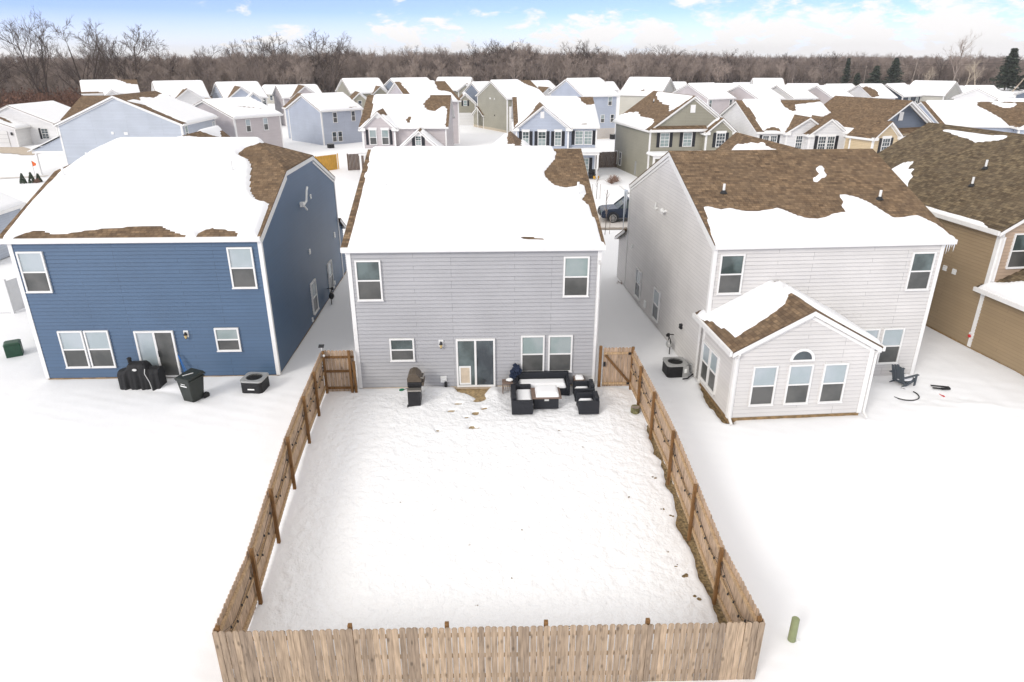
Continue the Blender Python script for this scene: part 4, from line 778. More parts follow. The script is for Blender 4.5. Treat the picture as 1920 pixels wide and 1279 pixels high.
wicker('wicker_sofa', [('base', (.1, 1.98, .02, .78, 0, .3)), ('backrest', (0, 2.08, .62, .8, .08, .68)), ('armrest', (0, .13, 0, .6, 0, .56)), ('armrest', (1.95, 2.08, 0, .6, 0, .56))], (.98, 23.0, .05), 0, 'long black wicker sofa under the double window, its seat heaped with snow', 'sofa', [(.14, 1.94, .04, .61, .3, .17, .1)])
wicker('wicker_loveseat', [('base', (.16, .78, .12, 1.28, 0, .3)), ('backrest', (0, .17, .14, 1.28, .08, .62)), ('armrest', (0, .76, 0, .13, 0, .54)), ('armrest', (0, .76, 1.28, 1.42, 0, .54))], (.8, 21.58, .04), 0, 'black wicker loveseat left of the fire table, turned sideways with snow on the seat', 'loveseat', [(.18, .78, .14, 1.27, .3, .13, .12)])
for (x, y, lb, sc) in ((3.2, 21.52, 'black wicker armchair nearest the viewer, right of the fire table', 1), (3.18, 22.5, 'black wicker armchair behind the nearest one, beside the small end table', 1)):
    wicker('wicker_armchair', [('base', (.02, .6, .1, .62, 0, .28)), ('backrest', (.58, .74, .1, .66, .06, .62)), ('armrest', (0, .74, 0, .1, 0, .52)), ('armrest', (0, .74, .64, .74, 0, .52))], (x, y, .04), 0, lb, 'armchair', [(.06, .58, .12, .62, .28, .13, .24)])
o = empty('fire_table', (1.56, 21.92, .04), 0, 'square fire table with a brown slatted rim, its top under a block of snow', 'fire table', 'black wicker patio set')
b = MB(); b.box(.06, .96, .06, .76, 0, .44); b.build('base', M['wick'], o, bevel=.015)
b = MB(); b.box(-.02, 1.06, -.02, .84, .442, .49); b.build('tabletop', M['brnbox'], o, bevel=.01)
b = MB(); b.box(.44, .6, .035, .058, .34, .41); b.build('control_plate', M['silver'], o)
snowpad(o, .13, .98, .04, .8, .49, .15, .13, 5)
def side_table(x, y, label, snow):
    o = empty('side_table', (x, y, .05), 0, label, 'side table', 'black wicker patio set')
    b = MB(); b.box(0, .4, 0, .4, .4, .45); b.build('tabletop', M['brnbox'], o, bevel=.01)
    for px, py in ((.02, .02), (.38, .02), (.38, .38), (.02, .38)): b = MB(); b.box(px - .018, px + .018, py - .018, py + .018, -.05, .4); b.build('leg', M['brnbox'], o)
    b = MB()
    for i in range(5): b.beam((.03 + .07 * i, .02, .12), (.07 + .07 * i, .02, .38), .012, .02); b.beam((.02, .03 + .07 * i, .12), (.02, .07 + .07 * i, .38), .012, .02)
    b.build('lattice', M['brnbox'], o)
    if snow: snowpad(o, .05, .38, .02, .38, .45, .09, .12, 3)
side_table(.5, 23.2, 'small brown end table left of the sofa with a white bundle on it', False)
tag((lambda b: (b.lump((.78, 23.38, .57), (.14, .09, .07), 4), b.build('towel_bundle', M['pvc'], None, smooth=True))[1])(MB()), 'crumpled white bundle lying on the brown end table left of the sofa', 'bundle')
side_table(3.26, 23.4, 'small brown end table behind the armchairs, topped with snow', True)
b = MB()
for i, (x, y, z, r) in enumerate([(.95, 23.62, .75, .16), (1.05, 23.6, .92, .15), (.9, 23.55, .6, .14), (1.15, 23.62, .82, .12), (.86, 23.5, .48, .1), (1.0, 23.66, 1.02, .09)]): b.lump((x, y, z), (r, r * .8, r), i, 12, 8, .35)
tag(b.build('folded_parasol', M['navyf'], None), 'bunched navy parasol leaning at the left corner of the black wicker sofa', 'parasol')

# side-on gas grill by the grey wall
o = empty('gas_grill', (-2.98, 22.35, .03), 0, 'bronze-lidded gas grill standing end-on in the snow against the grey house', 'grill', 'grills')
b = MB(); b.box(0, .46, 0, .56, 0, .62); b.build('cabinet', M['blk'], o, bevel=.02)
b = MB(); b.box(-.02, .5, -.02, .24, .63, .67); b.build('side_shelf', M['steel'], o, bevel=.01)
b = MB(); b.box(-.02, .5, .26, .9, .66, .86); b.build('firebox', M['blk'], o, bevel=.03)
b = MB(); pr = [(-.02, .865), (-.02, 1.0), (.05, 1.14), (.18, 1.2), (.32, 1.18), (.44, 1.05), (.5, .9), (.5, .865)]
b.hexa([(p[0], .27, p[1]) for p in pr][::-1], [(p[0], .9, p[1]) for p in pr][::-1]); b.build('lid', M['bronze'], o, bevel=.012)
b = MB(); b.tube((.56, .32, 1.0), (.56, .86, 1.0), .018, .018, 8); b.tube((.56, .36, 1.0), (.46, .36, 1.0), .012, .012, 6); b.tube((.56, .82, 1.0), (.46, .82, 1.0), .012, .012, 6); b.build('handle', M['steel'], o)
b = MB(); b.box(.5, .58, .3, .86, .7, .83); b.build('control_panel', M['bronze'], o, bevel=.01)
b = MB(); b.box(-.02, .5, .92, 1.15, .8, .83); b.build('side_shelf', M['blk'], o, bevel=.01)
for y in (.06, .5): b = MB(); b.tube((-.04, y, -.02), (0, y, -.02), .07, .07, 10); b.build('wheel', M['tyre'], o)
o = empty('grill_brush', (-3.2, 22.5, .66), .3, 'green-handled grill brush sticking out left of the bronze gas grill', 'grill brush')
b = MB(); b.lump((0, 0, 0), (.1, .04, .05), 2); b.build('brush_head', M['green2'], o, smooth=True); b = MB(); b.tube((.08, 0, 0), (.26, 0, .02), .014, .014, 6); b.build('handle', M['blk'], o)

# covered grill
o = empty('covered_grill', (-14.25, 24.12, .02), 0, 'wide grill under a black fabric cover in front of the blue house door', 'grill', 'grills')
def cover(prof, y0, y1, seed, nm='cover'):
    xs = np.linspace(prof[0][0], prof[-1][0], 46); top = np.interp(xs, [p[0] for p in prof], [p[1] for p in prof]); b = MB(); n = 14; rows = []
    for x, zt in zip(xs, top):
        row = []
        for k in range(n + 1):
            u = k / n
            if u < .4: q = u / .4; yy = y0 + .05 * q; zz_ = zt * q * .93
            elif u < .6: q = (u - .4) / .2; yy = y0 + .05 + (y1 - y0 - .1) * q; zz_ = zt * (.93 + .07 * math.sin(math.pi * q))
            else: q = (u - .6) / .4; yy = y1 - .05 + .05 * q; zz_ = zt * (1 - q) * .93
            s_ = (1 - zz_ / 1.1); wv = .045 * s_ * math.sin(x * 17 + seed) + .03 * s_ * math.sin(x * 31 + 2 * seed)
            row.append((x, yy + (wv if u < .5 else -wv), zz_))
        rows.append(row)
    for a, c in zip(rows, rows[1:]):
        for k in range(n): b.face([a[k], c[k], c[k + 1], a[k + 1]])
    b.face(rows[0]); b.face(rows[-1][::-1]); return b
cb = cover([(0, .74), (.3, .8), (.36, .92), (.44, 1.05), (1.0, 1.07), (1.1, .98), (1.18, .84), (1.55, .82)], 0, .66, 1); cb.build('cover', M['cover'], o, smooth=False, weld=True)
b = MB(); b.tube((.42, .4, 1.0), (.42, .4, 1.17), .07, .07, 12); b.lump((.42, .4, 1.17), (.09, .09, .05), 1); b.build('chimney_cap', M['cover'], o)
b = MB(); P = [(.74 + .085 * math.cos(i * math.pi / 9), -.012 - .0, .86 + .05 * math.sin(i * math.pi / 9)) for i in range(18)]; b.hexa(P, [(p[0], p[1] + .012, p[2]) for p in P]); b.build('badge', M['silver'], o)
b = MB(); b.path([(1.14, -.02, .9), (1.1, -.03, .7), (1.22, -.03, .35), (1.26, -.03, .05)], .014, 6); b.build('piping', M['silver'], o)

# wheeled bin
o = empty('wheeled_bin', (-11.05, 23.2, .0), -.45, 'dark green wheeled refuse bin, lid shut, in the snow behind the blue house', 'bin')
b = MB(); b.hexa([(-.24, -.26, .06), (.24, -.26, .06), (.24, .26, .06), (-.24, .26, .06)], [(-.32, -.36, 1.0), (.32, -.36, 1.0), (.32, .36, 1.0), (-.32, .36, 1.0)]); b.box(-.345, .345, -.385, .385, .93, 1.0); b.build('body', M['ggreen'], o, bevel=.03)
b = MB(); b.hexa([(-.36, -.42, 1.005), (.36, -.42, 1.005), (.36, .43, 1.04), (-.36, .43, 1.04)], [(-.3, -.36, 1.07), (.3, -.36, 1.07), (.3, .38, 1.15), (-.3, .38, 1.15)]); b.build('lid', M['ggreen'], o, bevel=.02)
b = MB(); b.beam((-.1, -.22, 1.105), (.1, .1, 1.13), .04, .012); b.build('lid_sticker', M['pvc'], o)
b = MB(); b.tube((-.3, .44, 1.0), (.3, .44, 1.0), .02, .02, 8); b.build('handle', M['ggreen'], o)
b = MB(); b.box(-.15, .15, -.345, -.333, .72, .76); b.box(-.1, .1, -.36, -.345, .82, .84); b.build('stamped_mark', M['pvc'], o)
for sx in (-1, 1):
    w_ = MB(); w_.tube((sx * .24, .33, .13), (sx * .31, .33, .13), .14, .14, 18); w = w_.build('wheel', M['tyre'], o); h_ = MB(); h_.tube((sx * .312, .33, .13), (sx * .318, .33, .13), .06, .06, 12); h_.build('hub', M['dmetal'], w)

# air conditioners
def ac(x, y, z, rz, label, s=.82, h=.62, detail=True):
    o = empty('air_conditioner', (x, y, z), rz, label, 'air conditioner', 'outdoor air conditioning units')
    r = .14; n = 6
    def prof(q, z_):
        P = []
        for cx, cy, a in ((1, 1, 0), (-1, 1, 90), (-1, -1, 180), (1, -1, 270)):
            for i in range(n + 1): t = R(a + 90 * i / n); P.append((cx * (q - r) + r * math.cos(t), cy * (q - r) + r * math.sin(t), z_))
            ex = Vector(P[-1]); nx_, ny_ = [(-1, 1), (-1, -1), (1, -1), (1, 1)][[0, 90, 180, 270].index(a)]
            t = R(a + 90); e2 = Vector((nx_ * (q - r) + r * math.cos(t), ny_ * (q - r) + r * math.sin(t), z_))
            for f in (.2, .4, .6, .8): P.append(tuple(ex.lerp(e2, f)))
        return P
    b = MB(); b.hexa(prof(s / 2, 0), prof(s / 2, h - .2)); pp = prof(s / 2, h - .2); qq = prof(s / 2, h - .05)
    for i in range(len(pp)): j = (i + 1) % len(pp); b.face([pp[i], pp[j], qq[j], qq[i]])
    c = b.build('coil_body', M['blk'], o)
    if detail:
        g = MB()
        for i in range(9): zz_ = .05 + (h - .12) * i / 8; P = prof(s / 2 + .008, zz_); g.hexa(P, [(p[0], p[1], zz_ + .012) for p in P])
        g.build('louvres', M['dmetal'], c)
    t = MB(); rr = s * .37
    P = prof(s / 2 + .02, h); k = len(P)
    ringp = [(rr * math.cos(math.atan2(p[1], p[0])), rr * math.sin(math.atan2(p[1], p[0])), h) for p in P]
    for i in range(k):
        j = (i + 1) % k; t.face([P[i], P[j], ringp[j], ringp[i]]); t.face([(P[i][0], P[i][1], h - .06), (P[j][0], P[j][1], h - .06), P[j], P[i]]); t.face([(ringp[i][0], ringp[i][1], h - .09), ringp[i], ringp[j], (ringp[j][0], ringp[j][1], h - .09)])
    t.build('top_panel', M['metal'], o)
    f = MB(); f.tube((0, 0, h - .12), (0, 0, h - .05), .09, .09, 12)
    for i in range(3): a = i * 2.094; f.hexa([(.08 * math.cos(a), .08 * math.sin(a), h - .1), (rr * .95 * math.cos(a - .3), rr * .95 * math.sin(a - .3), h - .1), (rr * .95 * math.cos(a + .4), rr * .95 * math.sin(a + .4), h - .07), (.08 * math.cos(a + .8), .08 * math.sin(a + .8), h - .08)], [(.08 * math.cos(a), .08 * math.sin(a), h - .09), (rr * .95 * math.cos(a - .3), rr * .95 * math.sin(a - .3), h - .09), (rr * .95 * math.cos(a + .4), rr * .95 * math.sin(a + .4), h - .06), (.08 * math.cos(a + .8), .08 * math.sin(a + .8), h - .07)])
    f.build('fan', M['dmetal'], o)
    if detail:
        g = MB()
        for q in (.25, .45, .65, .85, 1.0): g.ring((0, 0, h - .01), rr * q, .006, 24, 4)
        for i in range(8): a = i * math.pi / 4; g.tube((.05 * math.cos(a), .05 * math.sin(a), h - .01), (rr * math.cos(a), rr * math.sin(a), h - .01), .006, .006, 4)
        g.build('fan_guard', M['dmetal'], o)
    return o
o = ac(-9.0, 24.0, -.05, -.12, 'round-cornered air conditioner beside the right corner of the blue house'); b = MB(); b.box(-.12, .14, -.434, -.42, .26, .31); b.build('maker_plate', M['pvc'], o)
o = ac(7.52, 24.85, -.05, .05, 'grey-topped air conditioner in the passage left of the white house'); b = MB(); b.box(.2, .43, -.435, -.4, 0, .56); b.build('service_panel', M['metal'], o); b = MB(); b.box(.26, .36, -.442, -.436, .28, .46); b.build('rating_label', M['pvc'], o)

# meters
def meter(x, y, sgn, label):
    o = empty('gas_meter', (x, y, 0), 0, label, 'gas meter', 'gas meters on the side walls')
    b = MB(); b.lump((sgn * .3, 0, .45), (.14, .2, .17), 2, 14, 8, .03); b.build('meter_body', M['metal'] if sgn < 0 else M['dmetal'], o, smooth=True)
    b = MB(); b.path([(sgn * .3, -.15, -.05), (sgn * .3, -.15, .7), (sgn * .3, .15, .75), (sgn * .3, .15, .5)], .022, 8); b.path([(sgn * .3, .15, .75), (sgn * .3, .4, .75), (0, .4, .72)], .022, 8); b.lump((sgn * .3, .3, .75), (.09, .05, .09), 1); b.build('pipework', M['dmetal'], o)
meter(8.1, 26.9, -1, 'grey gas meter on the white house side wall, beyond its air conditioner'); meter(-8.4, 33.9, 1, 'dark gas meter on the side wall of the blue house between its two side windows')

# chair, fire pit and tool behind the white house
o = empty('adirondack_chair', (16.15, 23.5, -.02), .35, 'dark grey adirondack chair in the snow below the double window of the white house', 'chair')
for i in range(5): b = MB(); yy = -.22 + .11 * i; tp = .98 - abs(i - 2) * .05; b.hexa([(-.18, yy - .05, .2), (-.15, yy - .05, .2), (-.15, yy + .05, .2), (-.18, yy + .05, .2)], [(-.42, yy - .045, tp), (-.39, yy - .045, tp), (-.39, yy + .045, tp), (-.42, yy + .045, tp)]); b.build('back_slat', M['chair'], o)
for sy in (-1, 1):
    b = MB(); b.beam((-.32, sy * .32, .52), (.42, sy * .32, .54), .1, .03); b.build('armrest', M['chair'], o)
    b = MB(); b.beam((.36, sy * .3, .53), (.36, sy * .3, 0), .09, .035, (0, 1, 0)); b.build('leg', M['chair'], o)
    b = MB(); b.beam((.4, sy * .26, .3), (-.3, sy * .26, .06), .03, .1); b.build('leg', M['chair'], o)
b = MB(); b.hexa([(-.2, -.27, .2), (.42, -.27, .32), (.42, .27, .32), (-.2, .27, .2)], [(-.2, -.27, .23), (.42, -.27, .35), (.42, .27, .35), (-.2, .27, .23)]); b.build('seat', M['chair'], o)
b = MB(); b.lump((.12, 0, .3), (.33, .26, .15), 3, 14, 8, .06, half=True); b.build('snow_cushion', M['snow'], o, smooth=True)
o = empty('fire_pit', (15.72, 22.6, -.02), 0, 'round fire pit buried in snow behind the white house with only its dark rim showing', 'fire pit')
b = MB(); b.ring((0, 0, .1), .53, .022, 40, 6, 0, -2.7, .35); b.build('rim', M['dmetal'], o); b = MB(); b.ring((0, 0, .1), .5, .014, 8, 6, 0, .9, 1.3); b.build('rim', M['dmetal'], o)
b = MB(); b.lump((0, 0, -.02), (.51, .51, .13), 5, 30, 8, .012, half=True); b.build('snow_cushion', M['snow'], o, smooth=True)
o = empty('overturned_seat', (17.45, 23.1, .06), -.15, 'flat black frame lying in the snow right of the fire pit', 'frame')
b = MB(); b.beam((-.3, .08, .05), (.32, .02, .04), .07, .03); b.build('bar', M['blk'], o); b = MB(); b.beam((-.3, -.1, .03), (.0, -.14, .03), .07, .03); b.beam((.0, -.14, .03), (.32, -.12, .04), .1, .05); b.build('bar', M['blk'], o); b = MB(); b.beam((.3, .04, .045), (.3, -.13, .045), .07, .04); b.build('cross_bar', M['blk'], o)
b = MB(); b.tube((0, 0, 0), (.02, -.3, .05), .022, .018, 8); b.tube((.02, -.3, .05), (.025, -.38, .06), .028, .028, 8); tag(b.build('red_stick', M['red'], None), 'short red stick lying in the snow below the flat black frame', 'stick').location = (17.15, 22.75, 0)
# log, pipe, boxes
o = empty('log', (5.28, 21.72, -.12), 0, 'mossy round log standing in the snow at the foot of the right yard fence', 'log'); b = MB(); b.tube((0, 0, 0), (.0, -.03, .34), .17, .16, 16); b.build('log_side', M['moss'], o); b = MB(); b.tube((0, -.03, .341), (0, -.03, .346), .15, .14, 16); b.build('cut_face', M['wood'], o)
o = empty('vent_pipe', (7.16, 12.1, -1.1), 0, 'sage green cylindrical utility pipe sticking up from the snow at lower right', 'pipe')
b = MB(); b.tube((0, 0, 0), (.02, .03, .72), .095, .09, 20); b.build('pipe', M['gpipe'], o, smooth=False); b = MB(); b.tube((.02, .03, .721), (.021, .031, .74), .092, .075, 20); b.build('cap', M['gpipe'], o); b = MB(); b.box(.09, .16, -.08, .0, 0.05, .13); b.build('bracket', M['pvc'], o)
def ubox(x, y, z, rz, label, s, h):
    o = empty('utility_box', (x, y, z), rz, label, 'utility box', 'green utility boxes'); b = MB()
    b.hexa([(-s, -s, 0), (s, -s, 0), (s, s, 0), (-s, s, 0)], [(-s, -s, h * .9), (s, -s, h * .9), (s, s, h * .9), (-s, s, h * .9)]); b.build('cabinet', M['ugreen'], o, bevel=.03)
    b = MB(); b.hexa([(-s - .02, -s - .02, h * .9), (s + .02, -s - .02, h * .9), (s + .02, s + .02, h * .9), (-s - .02, s + .02, h * .9)], [(-s * .8, -s * .8, h), (s * .8, -s * .8, h), (s * .8, s * .8, h), (-s * .8, s * .8, h)]); b.build('lid', M['ugreen'], o, bevel=.02)
ubox(-20.45, 27.8, -.05, .5, 'dark green utility box in the snow left of the blue house, nearest the viewer', .3, .68); ubox(-20.3, 29.7, -.05, .1, 'dull green utility box half hidden behind the left corner of the blue house', .3, .68)
o = empty('vinyl_fence', (0, 0, 0), 0, 'white vinyl privacy fence in the snow at the left edge beyond the blue house', 'fence')
for (p, q) in (((-27.5, 33.0), (-23.78, 33.0)), ((-23.75, 33.03), (-23.2, 35.4))):
    b = MB(); b.beam((p[0], p[1], .9), (q[0], q[1], .9), .04, 1.6); b.build('panel', M['trim'], o)
for x, y in ((-23.75, 33.0), (-25.6, 33.0), (-23.2, 35.4)): b = MB(); b.box(x - .065, x + .065, y - .065, y + .065, -.1, 1.82); b.build('fence_post', M['trim'], o)
o = empty('broom', (-12.2, 25.02, .05), 0, 'thin blue pole leaning on the blue house right of its sliding door', 'pole'); b = MB(); b.tube((.3, -.18, 0), (0, 0, 1.05), .015, .015, 6); b.build('pole', M['bluep'], o); b = MB(); b.tube((.42, -.2, .0), (.03, 0, 1.0), .01, .01, 6); b.build('pole', M['bluep'], o)
# dog droppings and specks in the snow
for i, (x, y, r) in enumerate([(-1.66, 16.82, .03), (-2.71, 17.18, .025), (1.53, 17.23, .025), (.53, 14.32, .028), (1.9, 12.69, .045), (5.3, 16.4, .06), (5.15, 18.04, .06), (5.1, 16.67, .05), (5.15, 14.26, .1), (5.3, 13.5, .09), (-.6, 15.5, .03), (3.1, 19.6, .025), (4.2, 17.2, .03), (-3.9, 20.3, .03), (-1.3, 19.1, .025), (2.4, 20.6, .03), (4.9, 15.1, .04), (5.0, 14.6, .05), (-.4, 13.5, .03), (.9, 16, .03)]):
    b = MB()
    for k in range(3): b.lump((random.Random(i * 3 + k).uniform(-r, r), random.Random(i * 5 + k).uniform(-r, r), .0), (r * .6, r * .45, r * .4), i + k, 8, 5)
    ob = b.build('dropping', M['dirt'], None); ob.location = (x, y, float(ground(np.array(x), np.array(y))) + .0); tag(ob, 'small dark clod lying on the trampled snow of the fenced yard', 'clod', 'dark clods on the snow')

# ------------------------------------------------------------------ the rest of the neighbourhood
GRP = 'houses of the subdivision'
def fgable(H, x0, x1, d, ez, sl, back=5, vent=None, walls='SEW', roofsnow=True, zb=0, inset=(.1, .1), mat=None, polys=None, boxed=True):
    """front-facing gable bay projecting d towards the street"""
    m = H.mass(x0, x1, -d, back, ez, sl, 'y', zb=zb, walls=walls, ovr=.3, ove=.3, mat=mat, trimw=.12)
    if roofsnow: H.snow(m, polys, inset=inset, T=.14, edge=.12)
    if vent:
        a, z, kind = vent
        b = MB()
        if kind == 'round': b.tube((a, -d - .01, z), (a, -d - .07, z), .3, .28, 20); b.tube((a, -d - .07, z), (a, -d - .1, z), .2, .2, 20)
        else: b.box(a - .2, a + .2, -d - .07, -d - .01, z - .33, z + .33); [b.box(a - .17, a + .17, -d - .09, -d - .071, z - .28 + .11 * i, z - .23 + .11 * i) for i in range(6)]
        b.build('gable_vent', M['trim'], H.root)
    if boxed:
        b = MB()
        for xx in (x0, x1): b.box(xx - .32, xx + .32, -d - .3, -d - .03, ez - .42, ez - .14)
        b.build('eave_return', M['trim'], H.root)
    return m
def porch(H, x0, x1, d, z, posts):
    b = MB(); b.box(x0 - .2, x1 + .2, -d - .2, -.05, z, z + .12); b.box(x0, x1, -d, -d + .15, z - .3, z); b.build('porch_roof', M['trim'], H.root)
    sn = snowpad(H.root, x0 - .18, x1 + .18, -d - .18, -.05, z + .12, .14, .15)
    for px in posts: c = MB(); c.box(px - .09, px + .09, -d - .02, -d + .16, 0, z - .3); c.build('porch_post', M['trim'], H.root)

# --- fronts across the street
H = House(-12.704, 73.79, -.01, -.06, 'pale pinkish house across the street with a round gable vent and black shutters', 'pink', detail=1)
m = H.mass(0, 8.63, 0, 12.9, 5.43, .41, 'x'); H.snow(m, [[(.55, -.6), (.75, 3), (.6, 5), (.5, 13.5), (6, 13.5), (6.6, 6.2), (6.2, 5.2), (5.9, 4.4), (6.3, 3.3), (6.8, 2.9), (7.3, 2.8), (8.2, 4.0), (8.45, 3.4), (8.5, -.6)]], [[(4.5, .5), (4.4, 1.2), (4.7, 2.0), (5.1, 1.8), (4.9, 1.2), (4.85, .4)]], T=.14)
g = fgable(H, .15, 3.45, .6, 5.4, .92, 3.8, (1.8, 6.45, 'round'), polys=[[(-.6, -1.2), (.6, -1.2), (1.0, .2), (.8, 1.0), (-.6, .6)], [(2.2, -1.2), (4, -1.2), (4, 3), (2.6, 3)]])
g2 = fgable(H, 3.95, 8.15, 2.5, 3.45, .85, 1.5, None, zb=0, polys=[[(3, -3), (5.9, -3), (5.8, -1), (6, 2), (3, 2)], [(6.3, -3), (9, -3), (9, 2), (6.4, 2)]])
for a in (1.19, 2.43): window(H, 'S', -.6, a, 4.34, .75, 1.5, 'blind', header=True, grid=None)
for a in (.58, 3.02): put('shutter', (lambda: _wc.get(('shutter', 1.37, .2)))() or _wc.setdefault(('shutter', 1.37, .2), (lambda b: (b.box(-.13, .13, -.05, -.012, -.74, .74), b.mesh('shutter', M['black']))[1])(MB())), H.root, (a, -.61, 4.34))
window(H, 'S', -2.5, 5.99, 4.2, .6, .95, 'pane', 'blind', (2, 4), shut=True, header=True)
porch(H, -.2, 4, 2.0, 3.0, (-.05, 3.8)); H.finish()
H = House(3.211, 73.855, -.014, -.1, 'blue-grey house across the street with three shuttered gable windows in a row', 'lblue', detail=1)
m = H.mass(0, 8.38, 0, 12.4, 5.42, .4, 'x'); H.snow(m, [[(.15, -.6), (.3, 4), (.2, 7), (0, 13), (7.0, 13), (7.0, 6.4), (7.3, 5), (7.7, 4.3), (8.2, 4.3), (8.9, 4.5), (9, -.6)]], [[(6.5, .1), (6.7, .35), (7.3, .4), (7.6, .2), (7.2, .05)]], T=.14)
g = fgable(H, -.05, 5.4, .5, 5.35, .78, 5.8, (2.65, 6.5, 'rect'), polys=[[(-.6, -.2), (-.6, 6), (1.6, 6), (2.0, 3.2), (1.7, 1.2), (.9, -.2)], [(2.95, -1), (6.2, -1), (6.2, 6), (2.9, 6)]])
for a, w in ((.95, .72), (2.64, .86), (4.3, .72)): window(H, 'S', -.5, a, 4.16, w, 1.45, 'pane', 'blind', (2, 4), shut=True, header=True)
window(H, 'S', 0, 6.55, 4.2, .86, 1.4, 'blind', 'blind', (2, 4), shut=-1); window(H, 'S', 0, 7.5, 4.2, .86, 1.4, 'blind', 'blind', (2, 4), shut=1, sw=.3)
window(H, 'S', 0, 7.3, 1.4, .8, 1.5, 'blind', 'blind', (2, 4), shut=1); porch(H, 5.6, 8.5, 1.9, 2.95, (8.35,)); H.finish()
ob = empty('porch_chair', (11.2, 72.6, .1), 0, 'dark chair and orange pots on the porch of the blue-grey house across the street', 'porch seat'); b = MB(); b.box(-.4, .3, 0, .5, 0, .4); b.box(-.4, .3, .4, .55, .4, .85); b.build('seat', M['dmetal'], ob)
for i, (x, y) in enumerate([(-.8, -.1), (.5, -.3), (.15, -.4)]): b = MB(); b.tube((x, y, 0), (x, y, .28), .13, .17, 10); b.build('pot', M['pots'], ob)
H = House(16.652, 71.24, .146, -.16, 'olive house across the street with a tall front gable and half-bare brown roof', 'olive', detail=1)
m = H.mass(0, 8.72, 0, 10.7, 5.43, .7, 'y', lap=.04); H.snow(m, [[(-.5, 11.2), (-.5, .9), (.3, .7), (.8, 1.1), (1.0, 2.5), (1.0, 4), (.9, 5.5), (1.3, 7.5), (1.2, 9.5), (.6, 11.2)], [(4.25, .1), (4.25, 9.5), (3.9, 9.0), (3.3, 6.5), (3.0, 4.5), (2.9, 2.6), (2.2, .9), (2.6, .4)], [(4.5, -.4), (9.1, -.4), (9.1, 11), (4.5, 11)]], T=.12)
b = MB(); b.hexa([(.0, -.55, 5.25), (5.9, -.55, 5.25), (5.9, 0, 5.25), (0, 0, 5.25)], [(0, -.55, 5.3), (5.9, -.55, 5.3), (5.9, 0, 5.62), (0, 0, 5.62)]); b.build('pent_roof', M['sh'], H.root); b = MB(); b.box(-.25, 5.95, -.62, -.56, 5.05, 5.3); b.build('fascia', M['trim'], H.root)
g = fgable(H, 5.75, 8.85, .7, 5.15, .8, 3.0, None, polys=[[(5.3, 0), (7.1, -.4), (7.2, 3), (5.3, 3)]])
for a in (1.58, 4.05): window(H, 'S', 0, a, 4.25, 1.0, 1.4, 'blind', 'blind', (2, 4), shut=True)
window(H, 'S', -.7, 7.35, 4.2, 1.0, 1.4, 'night', 'night', (3, 4), shut=True, header=True); window(H, 'W', 0, 9.9, 1.3, .75, 1.5, 'night', 'night'); window(H, 'W', 0, 8.5, 1.3, .75, 1.5, 'night', 'night')
b = MB(); b.box(4.08, 4.6, -.08, -.03, 6.85, 7.6); b.build('gable_vent', M['trim'], H.root); porch(H, -.1, 5.5, 1.6, 2.9, (0, 5.4)); pipe_vent(H, 2.9, 7, 5.43 + .7 * 2.9, .35)
wallbox(H, 'W', 0, 3.4, 1.0, .3, 1.4, 'metal', 'electrical_box', .12); H.finish()
H = House(27.174, 69.816, .044, -.23, 'white house across the street with two stepped front gables and gridded windows', 'wht', detail=1)
m = H.mass(0, 8.72, 0, 12.2, 5.37, .41, 'x'); H.snow(m, [[(.4, -.6), (.4, .1), (.7, 4), (.4, 6.5), (0, 13), (5, 13), (4.6, 6), (4.4, 4.7), (4.9, 3.6), (5.5, 3.8), (5.9, 5), (9, 5.6), (9, 3.4), (4, .5), (3, .2), (2.6, -.6)]], [[(.5, -.1), (1, .5), (1.8, .7), (2.4, .3), (2.2, -.3)]], T=.14)
g = fgable(H, 2.75, 6.9, .4, 5.37, .62, 5.5, None, mat='wht', polys=[[(4.9, 1.5), (8, -1), (8, 6), (4.9, 6)]])
g2 = fgable(H, 4.75, 8.5, 1.2, 5.25, .72, 4, None, polys=[[(6.9, -2), (9, -2), (9, 4), (6.9, 4)]])
for a in (.82, 1.63): window(H, 'S', 0, a, 4.25, .72, 1.3, 'night', 'night', (3, 4), shut=(-1 if a < 1 else 1), sw=.25)
window(H, 'S', -.4, 4.1, 4.2, .74, 1.4, 'night', 'night', (3, 4))
for a in (6.08, 6.98): window(H, 'S', -1.2, a, 4.2, .82, 1.4, 'night', 'night', (3, 4), shut=(-1 if a < 6.5 else 1), header=True)
b = MB(); b.box(4.65, 5.0, -.48, -.42, 6.15, 6.55); b.build('gable_vent', M['trim'], H.root); H.finish()
H = House(36.6, 66.5, .34, -.15, 'cream house with a slate blue gable and a fully bare brown roof plane', 'cream', detail=1)
m = H.mass(0, 9.0, 0, 9.0, 5.4, .62, 'y', walls='EWN'); sm_ = MB(); siding(sm_, 'S', .6, [(0, 5.0), (9, 5.0), (9, 5.33), (4.5, 8.1), (0, 5.33)], .03); sm_.build('wall', M['slate'], H.root)
sm_ = MB(); siding(sm_, 'S', 0, [(0, 0), (9, 0), (9, 5.2), (0, 5.2)], .03); sm_.build('wall', M['cream'], H.root)
H.snow(m, [[(-.6, .6), (-.6, 9.5), (.6, 9.5), (.5, 6), (.3, 3), (.25, .9)], [(4.6, -.5), (9.5, -.5), (9.5, 9.5), (4.6, 9.5)]], T=.1)
b = MB(); b.hexa([(3, -.55, 5.2), (9, -.55, 5.2), (9, .6, 5.2), (3, .6, 5.2)], [(3, -.55, 5.22), (9, -.55, 5.22), (9, .6, 5.6), (3, .6, 5.6)]); b.build('pent_roof', M['sh'], H.root)
g = fgable(H, -.6, 2.7, 1.2, 5.2, .78, 1.5, None, roofsnow=False)
window(H, 'S', -1.2, 1.0, 4.2, 1.05, 1.5, 'night', 'night', (3, 4), shut=True, header=True); window(H, 'S', 0, 5.2, 4.2, 1.0, 1.4, 'blind', 'blind', shut=True)
